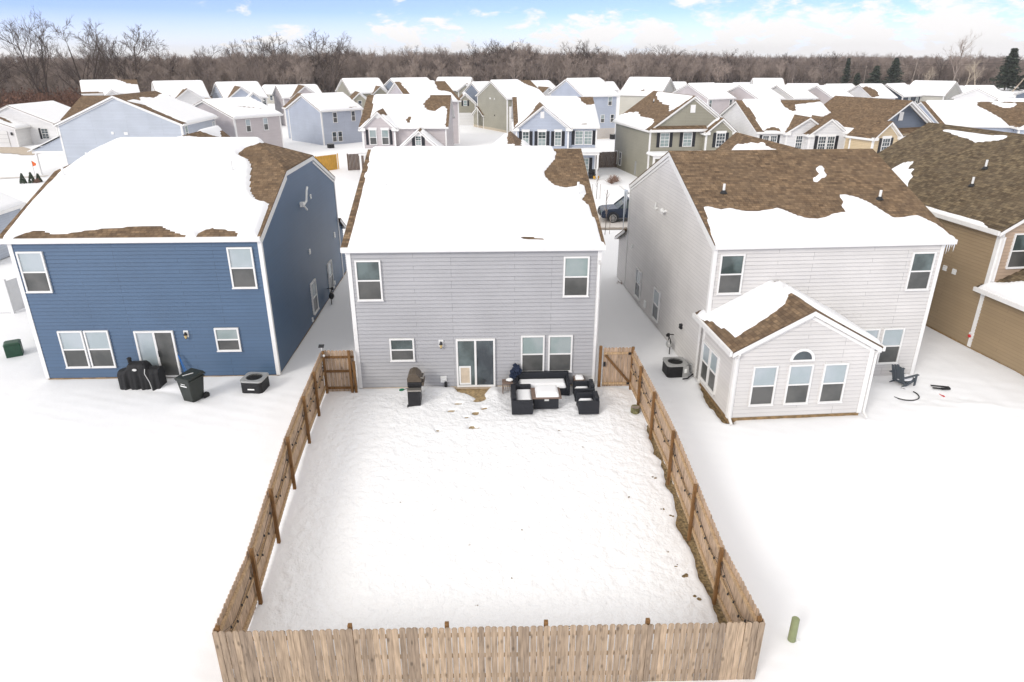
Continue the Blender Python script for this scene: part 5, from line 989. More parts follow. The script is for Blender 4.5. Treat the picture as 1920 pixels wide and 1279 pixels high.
b = MB(); b.box(4.1, 4.65, .5, .56, 6.3, 7.1); b.build('gable_vent', M['trim'], H.root); H.finish()
H = House(48.8, 74.36, -.132, -.12, 'snow-roofed pale house at far right with one light front gable and bare ridge patch', 'lblue', detail=1)
m = H.mass(0, 10.5, 0, 11, 5.4, .36, 'x'); H.snow(m, [[(.2, -.6), (.2, 12), (6, 12), (5.6, 5.3), (5.2, 4.4), (5.8, 3.2), (6.3, 1.5), (6.5, -.6)], [(7.0, 5.2), (9.7, 5.0), (9, 4.2), (8, 4.0)], [(.5, 5.5), (10, 5.5), (10, 11), (.5, 11)]], T=.14)
g = fgable(H, 7.2, 12.0, 1.0, 5.4, .62, 5, (9.6, 6.3, 'rect'), polys=[[(9.8, -2), (13, -2), (13, 6), (9.8, 6)]]); H.finish()

# --- houses seen from behind or far off
def far(x, y, yaw, W_, D_, ez, sl, z0, label, wall, rid='x', det=0, holes=(), inset=(.15, .15), fr=None, wins=(), base=None, T=.16):
    H = House(x, y, yaw, z0, label, wall, detail=det)
    m = H.mass(0, W_, 0, D_, ez, sl, rid, ovr=.3, trimw=.14)
    H.snow(m, None, holes, T=T, inset=inset, edge=.1, seed=int(abs(x)))
    for w in wins: window(H, w[0], {'S': 0, 'W': 0, 'E': W_}[w[0]], *w[1:5], up=w[5] if len(w) > 5 else 'blind', lo=w[6] if len(w) > 6 else 'dark')
    if fr: fr(H)
    H.finish(); return H
def backgable(x0, x1, y0, y1, ez, sl, sn=None, **k):
    def f(H):
        m = H.mass(x0, x1, y0, y1, ez, sl, 'y', ovr=.3, trimw=.14, walls=k.get('walls', 'SEWN'))
        if sn != 'bare': H.snow(m, sn, T=.14, edge=.1, inset=(.1, .1))
    return f
def h8(H):
    b = MB(); b.box(-3.4, -.05, 0, 6, 2.3, 2.55); b.build('porch_roof', M['trim'], H.root)
    b = MB(); P = [(-3.3, 0, 2.55), (0, 0, 4.0), (0, 0, 2.55)]; b.hexa(P, [(p[0], 6, p[2]) for p in P]); b.build('porch_gable', M['bgrey'], H.root)
    b = MB(); b.hexa([(-3.7, -.25, 2.5), (0, -.25, 4.12), (0, 6, 4.12), (-3.7, 6, 2.5)], [(-3.7, -.25, 2.58), (0, -.25, 4.2), (0, 6, 4.2), (-3.7, 6, 2.58)]); b.build('roof', M['trim'], H.root)
    snowpad(H.root, -3.2, 0, 0, 6, 3.0, .1)
    b = MB(); b.box(-3.2, -3.02, .05, .25, 0, 2.3); b.build('porch_post', M['trim'], H.root)
    wallbox(H, 'S', 0, 5.6, 4.4, .25, .3); wallbox(H, 'S', 0, 7.0, 4.35, .4, .3); wallbox(H, 'S', 0, 2.3, 2.3, .2, .2)
far(-45.6, 77.8, 0, 13, 9.7, 5.43, .432, -.05, 'wide light blue-grey gable wall rising behind the blue house roof', 'bgrey', 'y', 1,
    holes=[[(4.5, -1), (7.9, -1), (7.9, 1.2), (8.4, 2.2), (7.6, 3.5), (8, 6), (7.2, 10.5), (4.5, 10.5)], [(7.5, -.5), (9, -.4), (13.5, -.4), (13.5, .9), (11, .8), (9, 1.3)], [(-1, -1), (6, -1), (6, 11), (-1, 11)]], wins=[('E', .95, 4.3, .73, 1.5), ('E', 9.0, 4.04, .64, 1.5, 'frost')], fr=h8)
far(-53.6, 93, .0, 11, 12, 4.7, .42, -.1, 'house behind the wide grey gable with a bare brown roof plane', 'olive', 'x', 0, holes=[[(-1, -1), (14, -1), (14, 7), (-1, 7)]])
far(-30.54, 88.2, .903, 6.6, 11.8, 5.38, .29, -.2, 'pinkish house with two back windows beyond the blue house ridge', 'pink', 'x', 1, holes=[[(2.0, 3.2), (4.2, 2.2), (5.6, 1.5), (5.8, 1.8), (4.4, 2.8), (3, 3.4)]],
    wins=[('S', 1.8, 4.22, .68, 1.5, 'frost'), ('S', 4.31, 4.25, .68, 1.5, 'frost')], fr=backgable(2, 6.4, 5.5, 12.2, 5.6, .62, 'bare', walls='EWN'))
far(-23.46, 103.5, .741, 6.8, 9.6, 5.27, .39, -.36, 'light blue-grey house with dark back windows beyond the left gap', 'lblue', 'x', 1, holes=[[(4.6, .3), (6.2, .4), (6.4, .1), (4.9, -.1)]],
    wins=[('S', 2.18, 4.12, .71, 1.46, 'night'), ('S', 5.25, 4.17, .68, 1.45, 'night'), ('S', 1.8, 1.44, .72, 1.43, 'night'), ('S', 2.76, 1.44, .74, 1.44, 'night')], fr=backgable(1.0, 6.0, 5, 12.5, 5.2, .72, [[(4.5, 4), (7, 4), (7, 12), (5, 12)]], walls='EWN'))
ac(-21.9, 100.6, -.2, .74, 'small grey air conditioner behind the light blue-grey house with dark windows', .8, .8, False)
far(-10.08, 98.07, .393, 6.9, 12.4, 5.9, .36, .52, 'pale pink house directly behind the shuttered pink house', 'pink', 'x', 1, inset=(.9, .5), holes=[[(5, 3), (7.5, 2), (7.5, 6.5), (5.6, 6.4)]])
far(-36.69, 133, .426, 7.2, 10.6, 5.4, .33, -.22, 'narrow pale house left of centre with a pinkish front gable and grey side wall', 'pink', 'x', 0, wins=[('S', 5.6, 4.3, .8, 1.3, 'night')], fr=backgable(1.4, 6.4, -.8, 5, 5.4, .75, [[(4, -2), (8, -2), (8, 6), (4, 6)]]))
far(-46.1, 130, .511, 7.2, 12.4, 5.4, .37, -.15, 'white-roofed house with a blue-grey double gable at upper left', 'lblue', 'x', 0, wins=[('S', 6.67, 4.4, .7, 1.3, 'pane', 'night')], fr=lambda H: (backgable(.3, 5.3, -.8, 5.5, 5.3, .75, [[(2.9, -2), (6, -2), (6, 6), (2.9, 6)]])(H), backgable(3.2, 6.0, -1.6, 3, 5.1, .8)(H)))
far(-56.66, 128.2, .496, 8, 12.4, 5.4, .4, -.11, 'white-roofed pale house with one front gable beside the blue double-gabled house', 'wht', 'x', 0, wins=[('S', 6.0, 4.4, .8, 1.3, 'night', 'night'), ('S', 7.1, 4.4, .8, 1.3, 'night', 'night'), ('S', 1.2, 4.4, .8, 1.3, 'night', 'night')], fr=backgable(2.4, 6.8, -.9, 5, 5.3, .72, [[(4.6, -2), (8, -2), (8, 6), (4.6, 6)]]))
far(-78.1, 144, .474, 9.7, 11.8, 5.43, .37, -.05, 'leftmost white-roofed two-storey house with a bare brown eave strip', 'wht', 'x', 0, holes=[[(-1, -1), (4, -1), (3.6, .3), (2, .8), (-.2, .6)], [(8, 4), (10.2, 3), (10.2, 6.5), (6, 6.3)]], fr=backgable(3.8, 6.2, -.9, 3, 5.1, .75))
far(-27.2, 148.7, .437, 7.6, 11.8, 5.4, .42, -.16, 'olive house behind the shuttered pink house with its own small front gable', 'olive', 'x', 0, fr=backgable(4.4, 7.4, -.8, 4.5, 5.3, .8, [[(6.2, -2), (8, -2), (8, 6), (6.2, 6)]]), wins=[('S', 1.5, 4.2, .7, 1.2, 'night')])
far(-24.6, 133, .3, 3.4, 5, 4.6, .85, -.1, 'small olive dormer-fronted house between the pink and blue-grey roofs', 'olive', 'y', 0, wins=[('S', 1.7, 4.0, .7, 1.2, 'night')], holes=[[(-1, -1), (1.6, -1), (1.6, 6), (-1, 6)]])
far(-16.1, 146.2, .553, 8.3, 12.3, 5.41, .4, -.11, 'slate-gabled white-roofed house furthest back left of centre', 'slate', 'x', 0)
H17 = far(-11.1, 160.5, -.094, 7.5, 12, 5.4, .4, -.16, 'white-roofed house right of the pink one with a round-vented olive gable', 'olive', 'x', 0, wins=[('S', 5.6, 4.0, .8, 1.3, 'blind')], fr=backgable(5.4, 8.6, -.8, 4, 5.4, .78, [[(7.2, -2), (9, -2), (9, 5), (7.2, 5)]]))
def gar(H):
    b = MB(); b.box(.5, 3.3, -.09, -.04, 0, 2.2); g = b.build('garage_door', M['door'], H.root); b = MB()
    for i in range(1, 4): b.box(.5, 3.3, -.1, -.092, .54 * i, .54 * i + .02)
    b.build('panel_line', M['metal'], g)
far(-5.6, 135, .05, 3.8, 6, 3.9, .9, 0, 'narrow olive gabled garage wing with a shuttered window above a pale door', 'olive', 'y', 0, holes=[[(-1, -1), (1.8, -1), (1.8, 7), (-1, 7)]], fr=lambda H: (window(H, 'S', 0, 1.9, 3.9, .7, .95, 'blind', 'blind', shut=True), gar(H)))
def h18(H):
    wallbox(H, 'W', 0, 6.2, 5.6, .5, .25); wallbox(H, 'W', 0, 4.6, 5.6, .25, .25); b = MB(); b.tube((-.02, 4.5, 2.9), (-.12, 4.5, 2.9), .09, .09, 10); b.build('dryer_vent', M['blk'], H.root)
    m = H.mass(0, 3, 9, 13.2, 2.75, .6, 'x', zb=.3, walls='SEW', ovr=.3)
    b = MB(); b.box(.3, 1.4, -1.1, -.05, -.2, 4.6); b.build('chimney_bump', M['wht'], H.root)
    H.foundation(-.03, 7.3, -.03, 13.2, -1, .75, 'beige')
far(3.68, 120.1, .461, 7.3, 11.3, 6.0, .44, -.35, 'tall olive side gable wall behind the blue-grey shuttered house, on a tan foundation', 'olive', 'x', 1, holes=[[(5.8, 4.2), (7.8, 2), (7.8, 6.5), (5, 6.5)]], fr=h18)
def h19(H): H.foundation(-.03, 6.05, -.03, 11.1, -.6, 1.75, 'beige'); wallbox(H, 'W', 0, 6, 6.2, .2, .2)
far(14.96, 109.7, .371, 6.0, 11.1, 6.76, .39, -.22, 'tall light blue house on a beige walk-out foundation, right of centre', 'lblue', 'x', 1, wins=[('S', 4.72, 5.77, .71, 1.3), ('S', 3.52, 3.22, .7, 1.2), ('S', 5.25, 3.22, .68, 1.2, 'night')], fr=h19)
ac(19.9, 110.2, 0, .37, 'small dark air conditioner against the beige foundation of the tall light blue house', .8, .8, False)
far(26.1, 139.6, -.493, 7.9, 12.6, 5.41, .44, -.11, 'greige house turned the other way with snow on its broad roof', 'greige', 'x', 1, holes=[[(3.4, 1.0), (4.2, .9), (4.9, 1.6), (4.2, 2.0), (3.8, 1.4)]])
for q, lab, wl_, wn_ in [((39.93, 128.1, .453, 6.2, 10.9, 5.36, .4, -.24), 'pinkish house just right of the greige one, behind the olive gable', 'pink', [('S', .6, 4.33, .7, 1.3, 'pane'), ('S', 5.5, 4.33, .7, 1.3, 'pane')]),
        ((48.99, 128, .408, 5.9, 10, 5.35, .4, -.28), 'second pinkish house behind the white stepped-gable house', 'pink', [('S', .8, 4.3, .7, 1.3, 'pane'), ('S', 5.0, 4.3, .7, 1.3, 'pane')]),
        ((56.5, 130.5, .339, 5.2, 9.4, 5.34, .4, -.3), 'bright white house between two pinkish ones at upper right', 'wht', [('S', 4.2, 4.3, .75, 1.3, 'pane'), ('S', 1.5, 4.3, .6, 1.3, 'pane')]),
        ((64.46, 131.8, .348, 5.0, 8.6, 5.34, .42, -.32), 'pinkish house beside the bare brown roof of the slate-gabled house', 'pink', ()),
        ((72.7, 133.2, .1, 4.6, 9.3, 5.34, .42, -.3), 'small white hip-roofed house with a brown patch left of the navy house', 'wht', ()),
        ((80.0, 135.8, .5, 6.0, 7.5, 5.36, .5, -.27), 'navy blue gabled house at upper right', 'navy', [('S', 2.2, 4.4, .7, 1.1, 'blind', 'blind'), ('S', 4.8, 4.3, .7, 1.3, 'blind')]),
        ((83.0, 141, -.83, 7.3, 11, 5.4, .4, -.15), 'greige and white house beside the navy one, its end wall turned to the right', 'greige', [('E', 3, 4, .7, 1.4, 'pane'), ('E', 8, 4, .7, 1.4, 'pane')]),
        ((90.3, 124.2, .69, 8.1, 6.8, 5.37, .45, -.22), 'wide white gabled house near the right edge', 'wht', [('S', 2.2, 4.4, .8, 1.1, 'pane'), ('S', 6.9, 4.35, .8, 1.1, 'pane')]),
        ((59.4, 157.4, -.218, 6.2, 11.6, 5.37, .38, -.22), 'white-roofed house standing highest behind the pinkish row', 'wht', ()),
        ((8.7, 131, .45, 6.5, 11, 5.4, .42, 0), 'snowy roof with a brown front gable between the tan wall and light blue house', 'wht', ()),
        ((-.7, 139, .4, 8.8, 9, 5.4, .42, 0), 'slate-gabled house peeping over the olive side wall', 'slate', ()),
        ((106.5, 128, .5, 8, 9, 5.4, .42, 0), 'slate blue house end at the far right behind the wide white one', 'slate', ()),
        ((60.8, 79.5, -.1, 6.5, 9, 5.4, .42, -.1), 'pale shuttered house cut by the right edge of the picture', 'wht', [('S', 1.2, 4.3, .8, 1.3, 'night')])]:
    hs = [[(.3, -.5), (1.6, .2), (2.2, 2.5), (1.2, 4), (-.5, 3.4), (-.5, 0)]] if 'brown patch' in lab else ()
    far(*q, lab, wl_, 'x', 0, holes=hs, wins=wn_, fr=backgable(.6, 5.0, -.6, 5, 5.2, .75, 'bare') if 'brown front gable' in lab else None)
for i, (x, y, w) in enumerate([(88.4, 206, 9), (99, 202, 9), (64.3, 210, 9.6), (56.7, 222, 6), (122, 183, 7), (101, 150.8, 7), (112, 175, 9), (34.7, 223, 7), (-62.6, 202, 7), (131, 190, 8), (76, 214, 8)]):
    lab = ['long low snowed roof behind the white hip-roofed house', 'low snowed roof just left of the first power pole', 'low snowed roof behind the first pinkish house', 'short low roof tucked behind the greige house', 'low snowed house right of the greige end wall',
           'low white house with two dark windows near the wide white house', 'low snowed roof behind the navy house', 'brown-patched low roof left of the greige house', 'low snowed roof at the wood edge behind the blue double gable', 'low snowed roof at the foot of the leaning pale trees', 'low snowed roof between the pinkish row and the wood'][i]
    far(x, y, .3 * math.sin(i * 2.1), w, 8, 2.7, .5, 0, lab, 'wht' if i % 2 else 'greige', 'x', 0, wins=[('S', w * .3, 1.5, .9, 1.3, 'night', 'night'), ('S', w * .6, 1.5, .9, 1.3, 'night', 'night')])
# white one-storey house with the garage, far left
H = House(-75.7, 106.6, .0, 0, 'low white house with a closed double garage door at the left edge', 'wht', detail=0)
m = H.mass(.9, 13.0, 0, 11, 2.9, .42, 'y'); H.snow(m, inset=(.1, .1))
g = H.mass(.2, 9.0, -3.2, 3, 2.7, .36, 'y'); H.snow(g, inset=(.1, .1), T=.14, holes=[[(5.2, -1.5), (8.4, -2.2), (7.2, -.6), (5.6, -.3)]])
b = MB(); b.box(1.5, 7.9, -3.3, -3.24, 0, 2.2); gd = b.build('garage_door', M['door'], H.root); b = MB()
for i in range(1, 4): b.box(1.5, 7.9, -3.32, -3.305, .57 * i, .57 * i + .03)
b.build('panel_line', M['metal'], gd); window(H, 'S', 0, 11.2, 1.5, 1.0, 1.5, 'night', 'night', (2, 4), shut=-1)
for a in (.9, 8.5): b = MB(); b.box(a - .1, a + .1, -3.4, -3.25, 1.6, 2.0); b.build('wall_lamp', M['blk'], H.root)
H.finish()

# ------------------------------------------------------------------ street, drives and street things
def sheet(name, P, m, z=.012):
    b = MB(); b.face([(x, y, z) for x, y in P]); return tag(b.build(name, m), kind='structure')
flat_sheet('road', [(6.5, 50.6), (60, 52.5), (60, 58), (6.5, 55.6)], M['road'], .02, step=1.0)
flat_sheet('kerb', [(7.0, 49.9), (60, 51.8), (60, 52.05), (7.0, 50.2)], M['kerb'], .04, step=.11)
flat_sheet('driveway', [(-69.5, 102.4), (-66.0, 102.4), (-59.7, 96.1), (-59.5, 94.5), (-62.5, 96.2), (-66, 97.5)], M['drive'], .03, step=.6)
flat_sheet('road', [(-56, 73.6), (-47.5, 76.4), (-47.5, 77.0), (-56, 74.4)], M['road'], .03, step=.12)

def suv(x, y, z, rz, label, paint='paint', cat='car'):
    o = empty('parked_car', (x, y, z), rz, label, cat, 'parked cars'); L, Wd = 4.75, 1.92
    # x forward = -x (front at x=0)
    lo = [(0.05, .38), (.0, .62), (.1, .92), (.35, 1.02), (1.45, 1.1), (4.6, 1.12), (4.75, .9), (4.72, .4)]
    b = MB(); n = len(lo); y0, y1 = -Wd / 2, Wd / 2
    ins = lambda P, q: [(p[0] + (.06 if p[0] < 1 else -.06 if p[0] > 4 else 0), q, p[1]) for p in P]
    outl = [(p[0], y0 + .05, p[1]) for p in lo]; outr = [(p[0], y1 - .05, p[1]) for p in lo]
    b.hexa(outl, outr)
    fl = [(p[0] + .07 * (1 if p[0] < 2 else -1), y0, max(.36, p[1] - .05)) for p in lo]
    b.hexa(fl, outl); b.hexa(outr, [(p[0] + .07 * (1 if p[0] < 2 else -1), y1, max(.36, p[1] - .05)) for p in lo])
    b.build('body', M[paint], o, bevel=.03)
    b = MB(); b.hexa([(1.35, y0 + .08, 1.09), (4.6, y0 + .08, 1.11), (4.6, y1 - .08, 1.11), (1.35, y1 - .08, 1.09)], [(2.1, y0 + .24, 1.72), (4.35, y0 + .24, 1.72), (4.35, y1 - .24, 1.72), (2.1, y1 - .24, 1.72)]); cab = b.build('window_band', M['carg'], o)
    b = MB(); b.hexa([(2.0, y0 + .2, 1.725), (4.45, y0 + .2, 1.725), (4.45, y1 - .2, 1.725), (2.0, y1 - .2, 1.725)], [(2.2, y0 + .27, 1.79), (4.3, y0 + .27, 1.79), (4.3, y1 - .27, 1.79), (2.2, y1 - .27, 1.79)]); b.build('roof', M[paint], o, bevel=.02)
    b = MB()
    for yy, tt in ((y0 + .07, y0 + .22), (y1 - .07, y1 - .22)):
        for xa, xb in ((1.33, 2.08), (2.5, 2.62), (3.5, 3.55), (4.35, 4.25)): b.beam((xa, yy, 1.09), (xb, tt, 1.74), .07, .06, (0, 1, 0))
    b.build('pillar', M[paint], o)
    for xx in (.92, 3.85):
        for sy in (-1, 1):
            b = MB(); b.tube((xx, sy * (Wd / 2 - .2), .37), (xx, sy * (Wd / 2 + .03), .37), .37, .37, 24); w = b.build('wheel', M['tyre'], o)
            b = MB(); ye = sy * (Wd / 2 + .035)
            b.tube((xx, ye, .37), (xx, ye + sy * .012, .37), .06, .06, 10)
            for k in range(10): a = k * .628; b.beam((xx, ye + sy * .006, .37), (xx + .25 * math.cos(a), ye + sy * .006, .37 + .25 * math.sin(a)), .035, .012, (0, 1, 0))
            b.ring
            for k in range(20): a0, a1 = k * .314, (k + 1) * .314; b.beam((xx + .26 * math.cos(a0), ye + sy * .004, .37 + .26 * math.sin(a0)), (xx + .26 * math.cos(a1), ye + sy * .004, .37 + .26 * math.sin(a1)), .03, .012, (0, 1, 0))
            b.build('rim', M['rim'], w)
            b = MB(); b.ring
            for k in range(9): a0, a1 = math.pi * k / 9, math.pi * (k + 1) / 9; b.beam((xx + .44 * math.cos(a0), sy * (Wd / 2 + .01), .38 + .44 * math.sin(a0)), (xx + .44 * math.cos(a1), sy * (Wd / 2 + .01), .38 + .44 * math.sin(a1)), .05, .06, (0, 1, 0))
            b.build('wheel_arch', M['blk'], o)
    for sy in (-1, 1):
        b = MB(); b.hexa([(-.01, sy * .55, .72), (.12, sy * .93, .74), (.2, sy * .93, .74), (.1, sy * .55, .72)], [(.03, sy * .55, .9), (.16, sy * .93, .92), (.28, sy * .93, .92), (.16, sy * .55, .9)]); b.build('headlight', M['pane'], o)
        b = MB(); b.lump((1.75, sy * 1.06, 1.15), (.09, .13, .1), 1, amp=.02); b.build('mirror', M[paint], o, smooth=True)
    b = MB(); b.box(-.03, .06, -.5, .5, .5, .8); b.build('grille', M['blk'], o)
    snowpad(o, 2.25, 4.3, -.66, .66, 1.79, .02, .2)
    return o
suv(8.82, 53.0, .02, .02, 'dark navy off-road car parked on the street between the grey and white houses')
suv(-4.1, 150.5, 0, 1.3, 'black car on the drive far beyond the shuttered pink house', 'blkgl')
def panelfence(label, x0, y0, x1, y1, m, h=1.8):
    o = empty('wooden_fence', (0, 0, 0), 0, label, 'fence', 'far fence panels'); L = math.hypot(x1 - x0, y1 - y0); dx, dy = (x1 - x0) / L, (y1 - y0) / L; b = MB(); n = int(L / .15)
    for i in range(n): t = (i + .5) * .15; picket(b, x0 + dx * t, y0 + dy * t, dx, dy, dy, -dx, 0, h, .138)
    b.build('picket_panel', M[m], o)
    for k in range(2): t = L * k; c = MB(); c.box(x0 + dx * t - .05, x0 + dx * t + .05, y0 + dy * t + .02, y0 + dy * t + .12, 0, h + .05); c.build('fence_post', M[m], o)
panelfence('grey-brown picket fence panel left of the shuttered pink house', -15.6, 79.6, -12.9, 80.4, 'fenced'); panelfence('dark picket fence between the blue-grey and olive houses', 11.7, 80.2, 15.9, 80.9, 'fenced')
panelfence('bright yellow new wooden fence panel behind the blue house roof', -18.9, 78.4, -16.9, 80.6, 'neww', 1.7)
def sapling(x, y, h, label, seed=0):
    o = empty('young_tree', (x, y, 0), 0, label, 'young tree', 'young street trees'); rg = random.Random(seed); b = MB(); pts = [(0, 0, 0), (.04, 0, h * .4), (-.03, .02, h * .75), (.02, 0, h)]; b.path(pts, .025, 6); b.build('trunk', M['bark'], o)
    b = MB()
    for i in range(16): z = rg.uniform(.4, .95) * h; a = rg.uniform(0, 6.28); l = rg.uniform(.2, .7); b.tube((0, 0, z), (l * .5 * math.cos(a), l * .5 * math.sin(a), z + l), .012, .004, 4)
    b.build('crown', M['twig'], o)
    for s in (-.35, .35): c = MB(); c.tube((s, .1, 0), (s, .1, 1.3), .02, .02, 5); c.build('stake', M['wood'], o)
sapling(8.55, 48.4, 3.2, 'thin bare young tree in front of the navy car', 1); sapling(9.95, 61.8, 2.6, 'thin bare staked tree before the porch of the blue-grey house', 2); sapling(-9.6, 57, 2.2, 'tiny bare tree in the snow of the gap left of the grey house', 5)
def bush(x, y, z, r, m, label, seed, grp='dry garden shrubs'):
    o = empty('shrub', (x, y, z), 0, label, 'shrub', grp); rg = random.Random(seed); b = MB()
    for i in range(90): a = rg.uniform(0, 6.28); e = rg.uniform(.2, 1.4); l = r * rg.uniform(.6, 1.1); p = Vector((math.cos(a) * math.cos(e), math.sin(a) * math.cos(e), math.sin(e))) * l; q = p * .5 + Vector((rg.uniform(-.1, .1), rg.uniform(-.1, .1), .05)) * r; b.tube((0, 0, 0), q, .012, .01, 3); b.tube(q, p, .01, .008, 3); b.tube(q, p + Vector((rg.uniform(-.3, .3), rg.uniform(-.3, .3), .1)) * r, .009, .007, 3)
    b.build('twigs', M[m], o)
bush(12.7, 69.6, 0, .9, 'shrub', 'round dry shrub beside the porch post of the blue-grey house', 1); bush(13.3, 70.8, 0, .6, 'shrub', 'smaller dry shrub right behind the round one by the porch', 2); bush(7.6, 36.8, -.3, .45, 'shrub', 'small pinkish shrub at the far corner of the white house', 3)
def cone_shrub(x, y, h, label, s):
    o = empty('evergreen_shrub', (x, y, 0), 0, label, 'shrub', 'clipped evergreens by the porch'); rg = random.Random(s); b = MB()
    for i in range(160): z = rg.uniform(.03, 1) * h; rr = (1 - z / h) * h * .3 + .03; a = rg.uniform(0, 6.28); p = Vector((rr * math.cos(a), rr * math.sin(a), z)); b.lump(p, (.07, .07, .1), i, 5, 3)
    b.build('foliage', M['ever'], o)
cone_shrub(-47.1, 72.2, .95, 'dark conical evergreen in the snow, leftmost by the grey gable porch', 1); cone_shrub(-46.4, 72.5, 1.0, 'dark evergreen in the middle of the three by the grey gable porch', 2); bush(-45.9, 72.4, 0, .45, 'shrub', 'small dry shrub between evergreens and porch post of the grey gable house', 7)
cone_shrub(-46.0, 73.0, .8, 'dark evergreen nearest the white porch post at left', 3)
o = empty('flag_sign', (-48.8, 77.0, 0), 0, 'small orange flag on a stick by the road at left', 'flag'); b = MB(); b.tube((0, 0, 0), (0, 0, 1.6), .02, .02, 5); b.build('stick', M['metal'], o); b = MB(); b.hexa([(0, 0, 1.0), (.35, 0, 1.1), (.4, .02, 1.3), (.0, .02, 1.6)], [(0, .03, 1.0), (.35, .03, 1.1), (.4, .05, 1.3), (0, .05, 1.6)]); b.build('flag', M['tubb'], o)

# ------------------------------------------------------------------ trees
def tree_parts(seed, h, spread=.36, fork=.3, limbs=7, lean=(0, 0), dens=1.0, up=.5, tw=1.0, multi=1):
    """bare tree: returns (trunk builder, crown builder); segments are three-sided tapering twigs"""
    rg = random.Random(seed); T = MB(); Cn = MB()
    def seg(mb, a, b, r0, r1, n=3):
        d = (b - a)
        if d.length < 1e-4: return
        d = d.normalized(); u = d.cross(Vector((.3, .5, .8))).normalized(); v = d.cross(u); k = len(mb.v)
        for p, r in ((a, r0), (b, r1)):
            for i in range(n): t = 2 * math.pi * i / n; mb.v.append(tuple(p + (u * math.cos(t) + v * math.sin(t)) * r))
        for i in range(n):
            j = (i + 1) % n; mb.f.append((k + i, k + j, k + n + j, k + n + i)); mb.uv.append([(0, 0)] * 4); mb.m.append(0)
    def grow(p, d, L, r, lvl, mb):
        ns = (5, 4, 3, 2, 1)[lvl]; pts = [p]
        for i in range(ns):
            j = Vector((rg.gauss(0, 1), rg.gauss(0, 1), rg.gauss(0, .6))) * (.16 if lvl else .05)
            d = (d + j + Vector((0, 0, (.06 if lvl < 3 else .02) * up))).normalized(); q = p + d * (L / ns)
            seg(mb, p, q, r * (1 - .55 * i / ns), r * (1 - .55 * (i + 1) / ns), 6 if lvl == 0 else 4 if lvl == 1 else 3); p = q; pts.append(p)
        if lvl >= 4: return
        nk = int(((limbs, 7, 6, 4)[lvl]) * (dens if lvl >= 1 else 1))
        for k in range(nk):
            t = rg.uniform(.25 if lvl else fork, 1.0); f = t * ns; i = min(ns - 1, int(f)); pp = pts[i].lerp(pts[i + 1], f - i)
            a = rg.uniform(0, 2 * math.pi); side = d.cross(Vector((math.cos(a), math.sin(a), .1))).normalized(); ang = rg.uniform(.35, .95)
            nd = (d * math.cos(ang) + side * math.sin(ang)).normalized(); nd = (nd + Vector((0, 0, .25 * up))).normalized()
            LL = (h * spread * (1.15 - .45 * t), L * .55, L * .55, L * .55)[lvl] * rg.uniform(.7, 1.15)
            rr = r * (1 - .5 * t) * (.55, .55, .5, .5)[lvl]
            grow(pp, nd, LL, max(rr, (.03, .02, .014, .011)[lvl] * tw), lvl + 1, Cn)
    for m_ in range(multi):
        a = m_ * 2.4 + seed; sp = .0 if multi == 1 else .3
        grow(Vector((0, 0, -.3)), Vector((lean[0] + sp * math.cos(a), lean[1] + sp * math.sin(a), 1)).normalized(), h * .78, h * .017 * (1.1 if multi == 1 else .75), 0, T)
    return T, Cn
PROTO = []
for i, kw in enumerate([dict(spread=.34, limbs=9, fork=.22), dict(spread=.30, limbs=10, fork=.3, up=.9), dict(spread=.42, limbs=8, fork=.2, multi=2), dict(spread=.26, limbs=11, fork=.35, up=1.1), dict(spread=.36, limbs=9, fork=.15, dens=1.15)]):
    T_, C_ = tree_parts(40 + i, 16, tw=2.0, **kw); PROTO.append((T_.mesh('trunk', M['bark']), C_.mesh('crown', M['twig'])))
NW = len(PROTO); M['twigd'] = mat('dark_twigs', (.085, .062, .05), .95, noise=.2, nscale=.3); M['barkd'] = mat('dark_bark', (.07, .052, .042), .95, noise=.3, nscale=1)
for i, kw in enumerate([dict(spread=.42, limbs=9, fork=.15, multi=2), dict(spread=.36, limbs=9, fork=.16, up=.8, multi=2), dict(spread=.46, limbs=10, fork=.12), dict(spread=.34, limbs=8, fork=.14, up=.9, multi=3), dict(spread=.44, limbs=11, fork=.14)]):
    T_, C_ = tree_parts(70 + i, 16, tw=2.3, dens=.85, **kw); PROTO.append((T_.mesh('trunk', M['barkd']), C_.mesh('crown', M['twigd'])))
PH = [max(v.co.z for v in c.vertices) for a, c in PROTO]
def bare_tree(x, y, h, proto, label, rz=0, sx=1.0, cat='tree', group='tall bare trees along the wood edge'):
    if group.startswith('tall'): proto += NW; sx *= 1.25; h *= 1.03
    o = empty('bare_tree', (x, y, -.2), rz, label, cat, group); s = h / PH[proto]; o.scale = (s * sx, s * sx, s)
    put('trunk', PROTO[proto][0], o); put('crown', PROTO[proto][1], o); return o
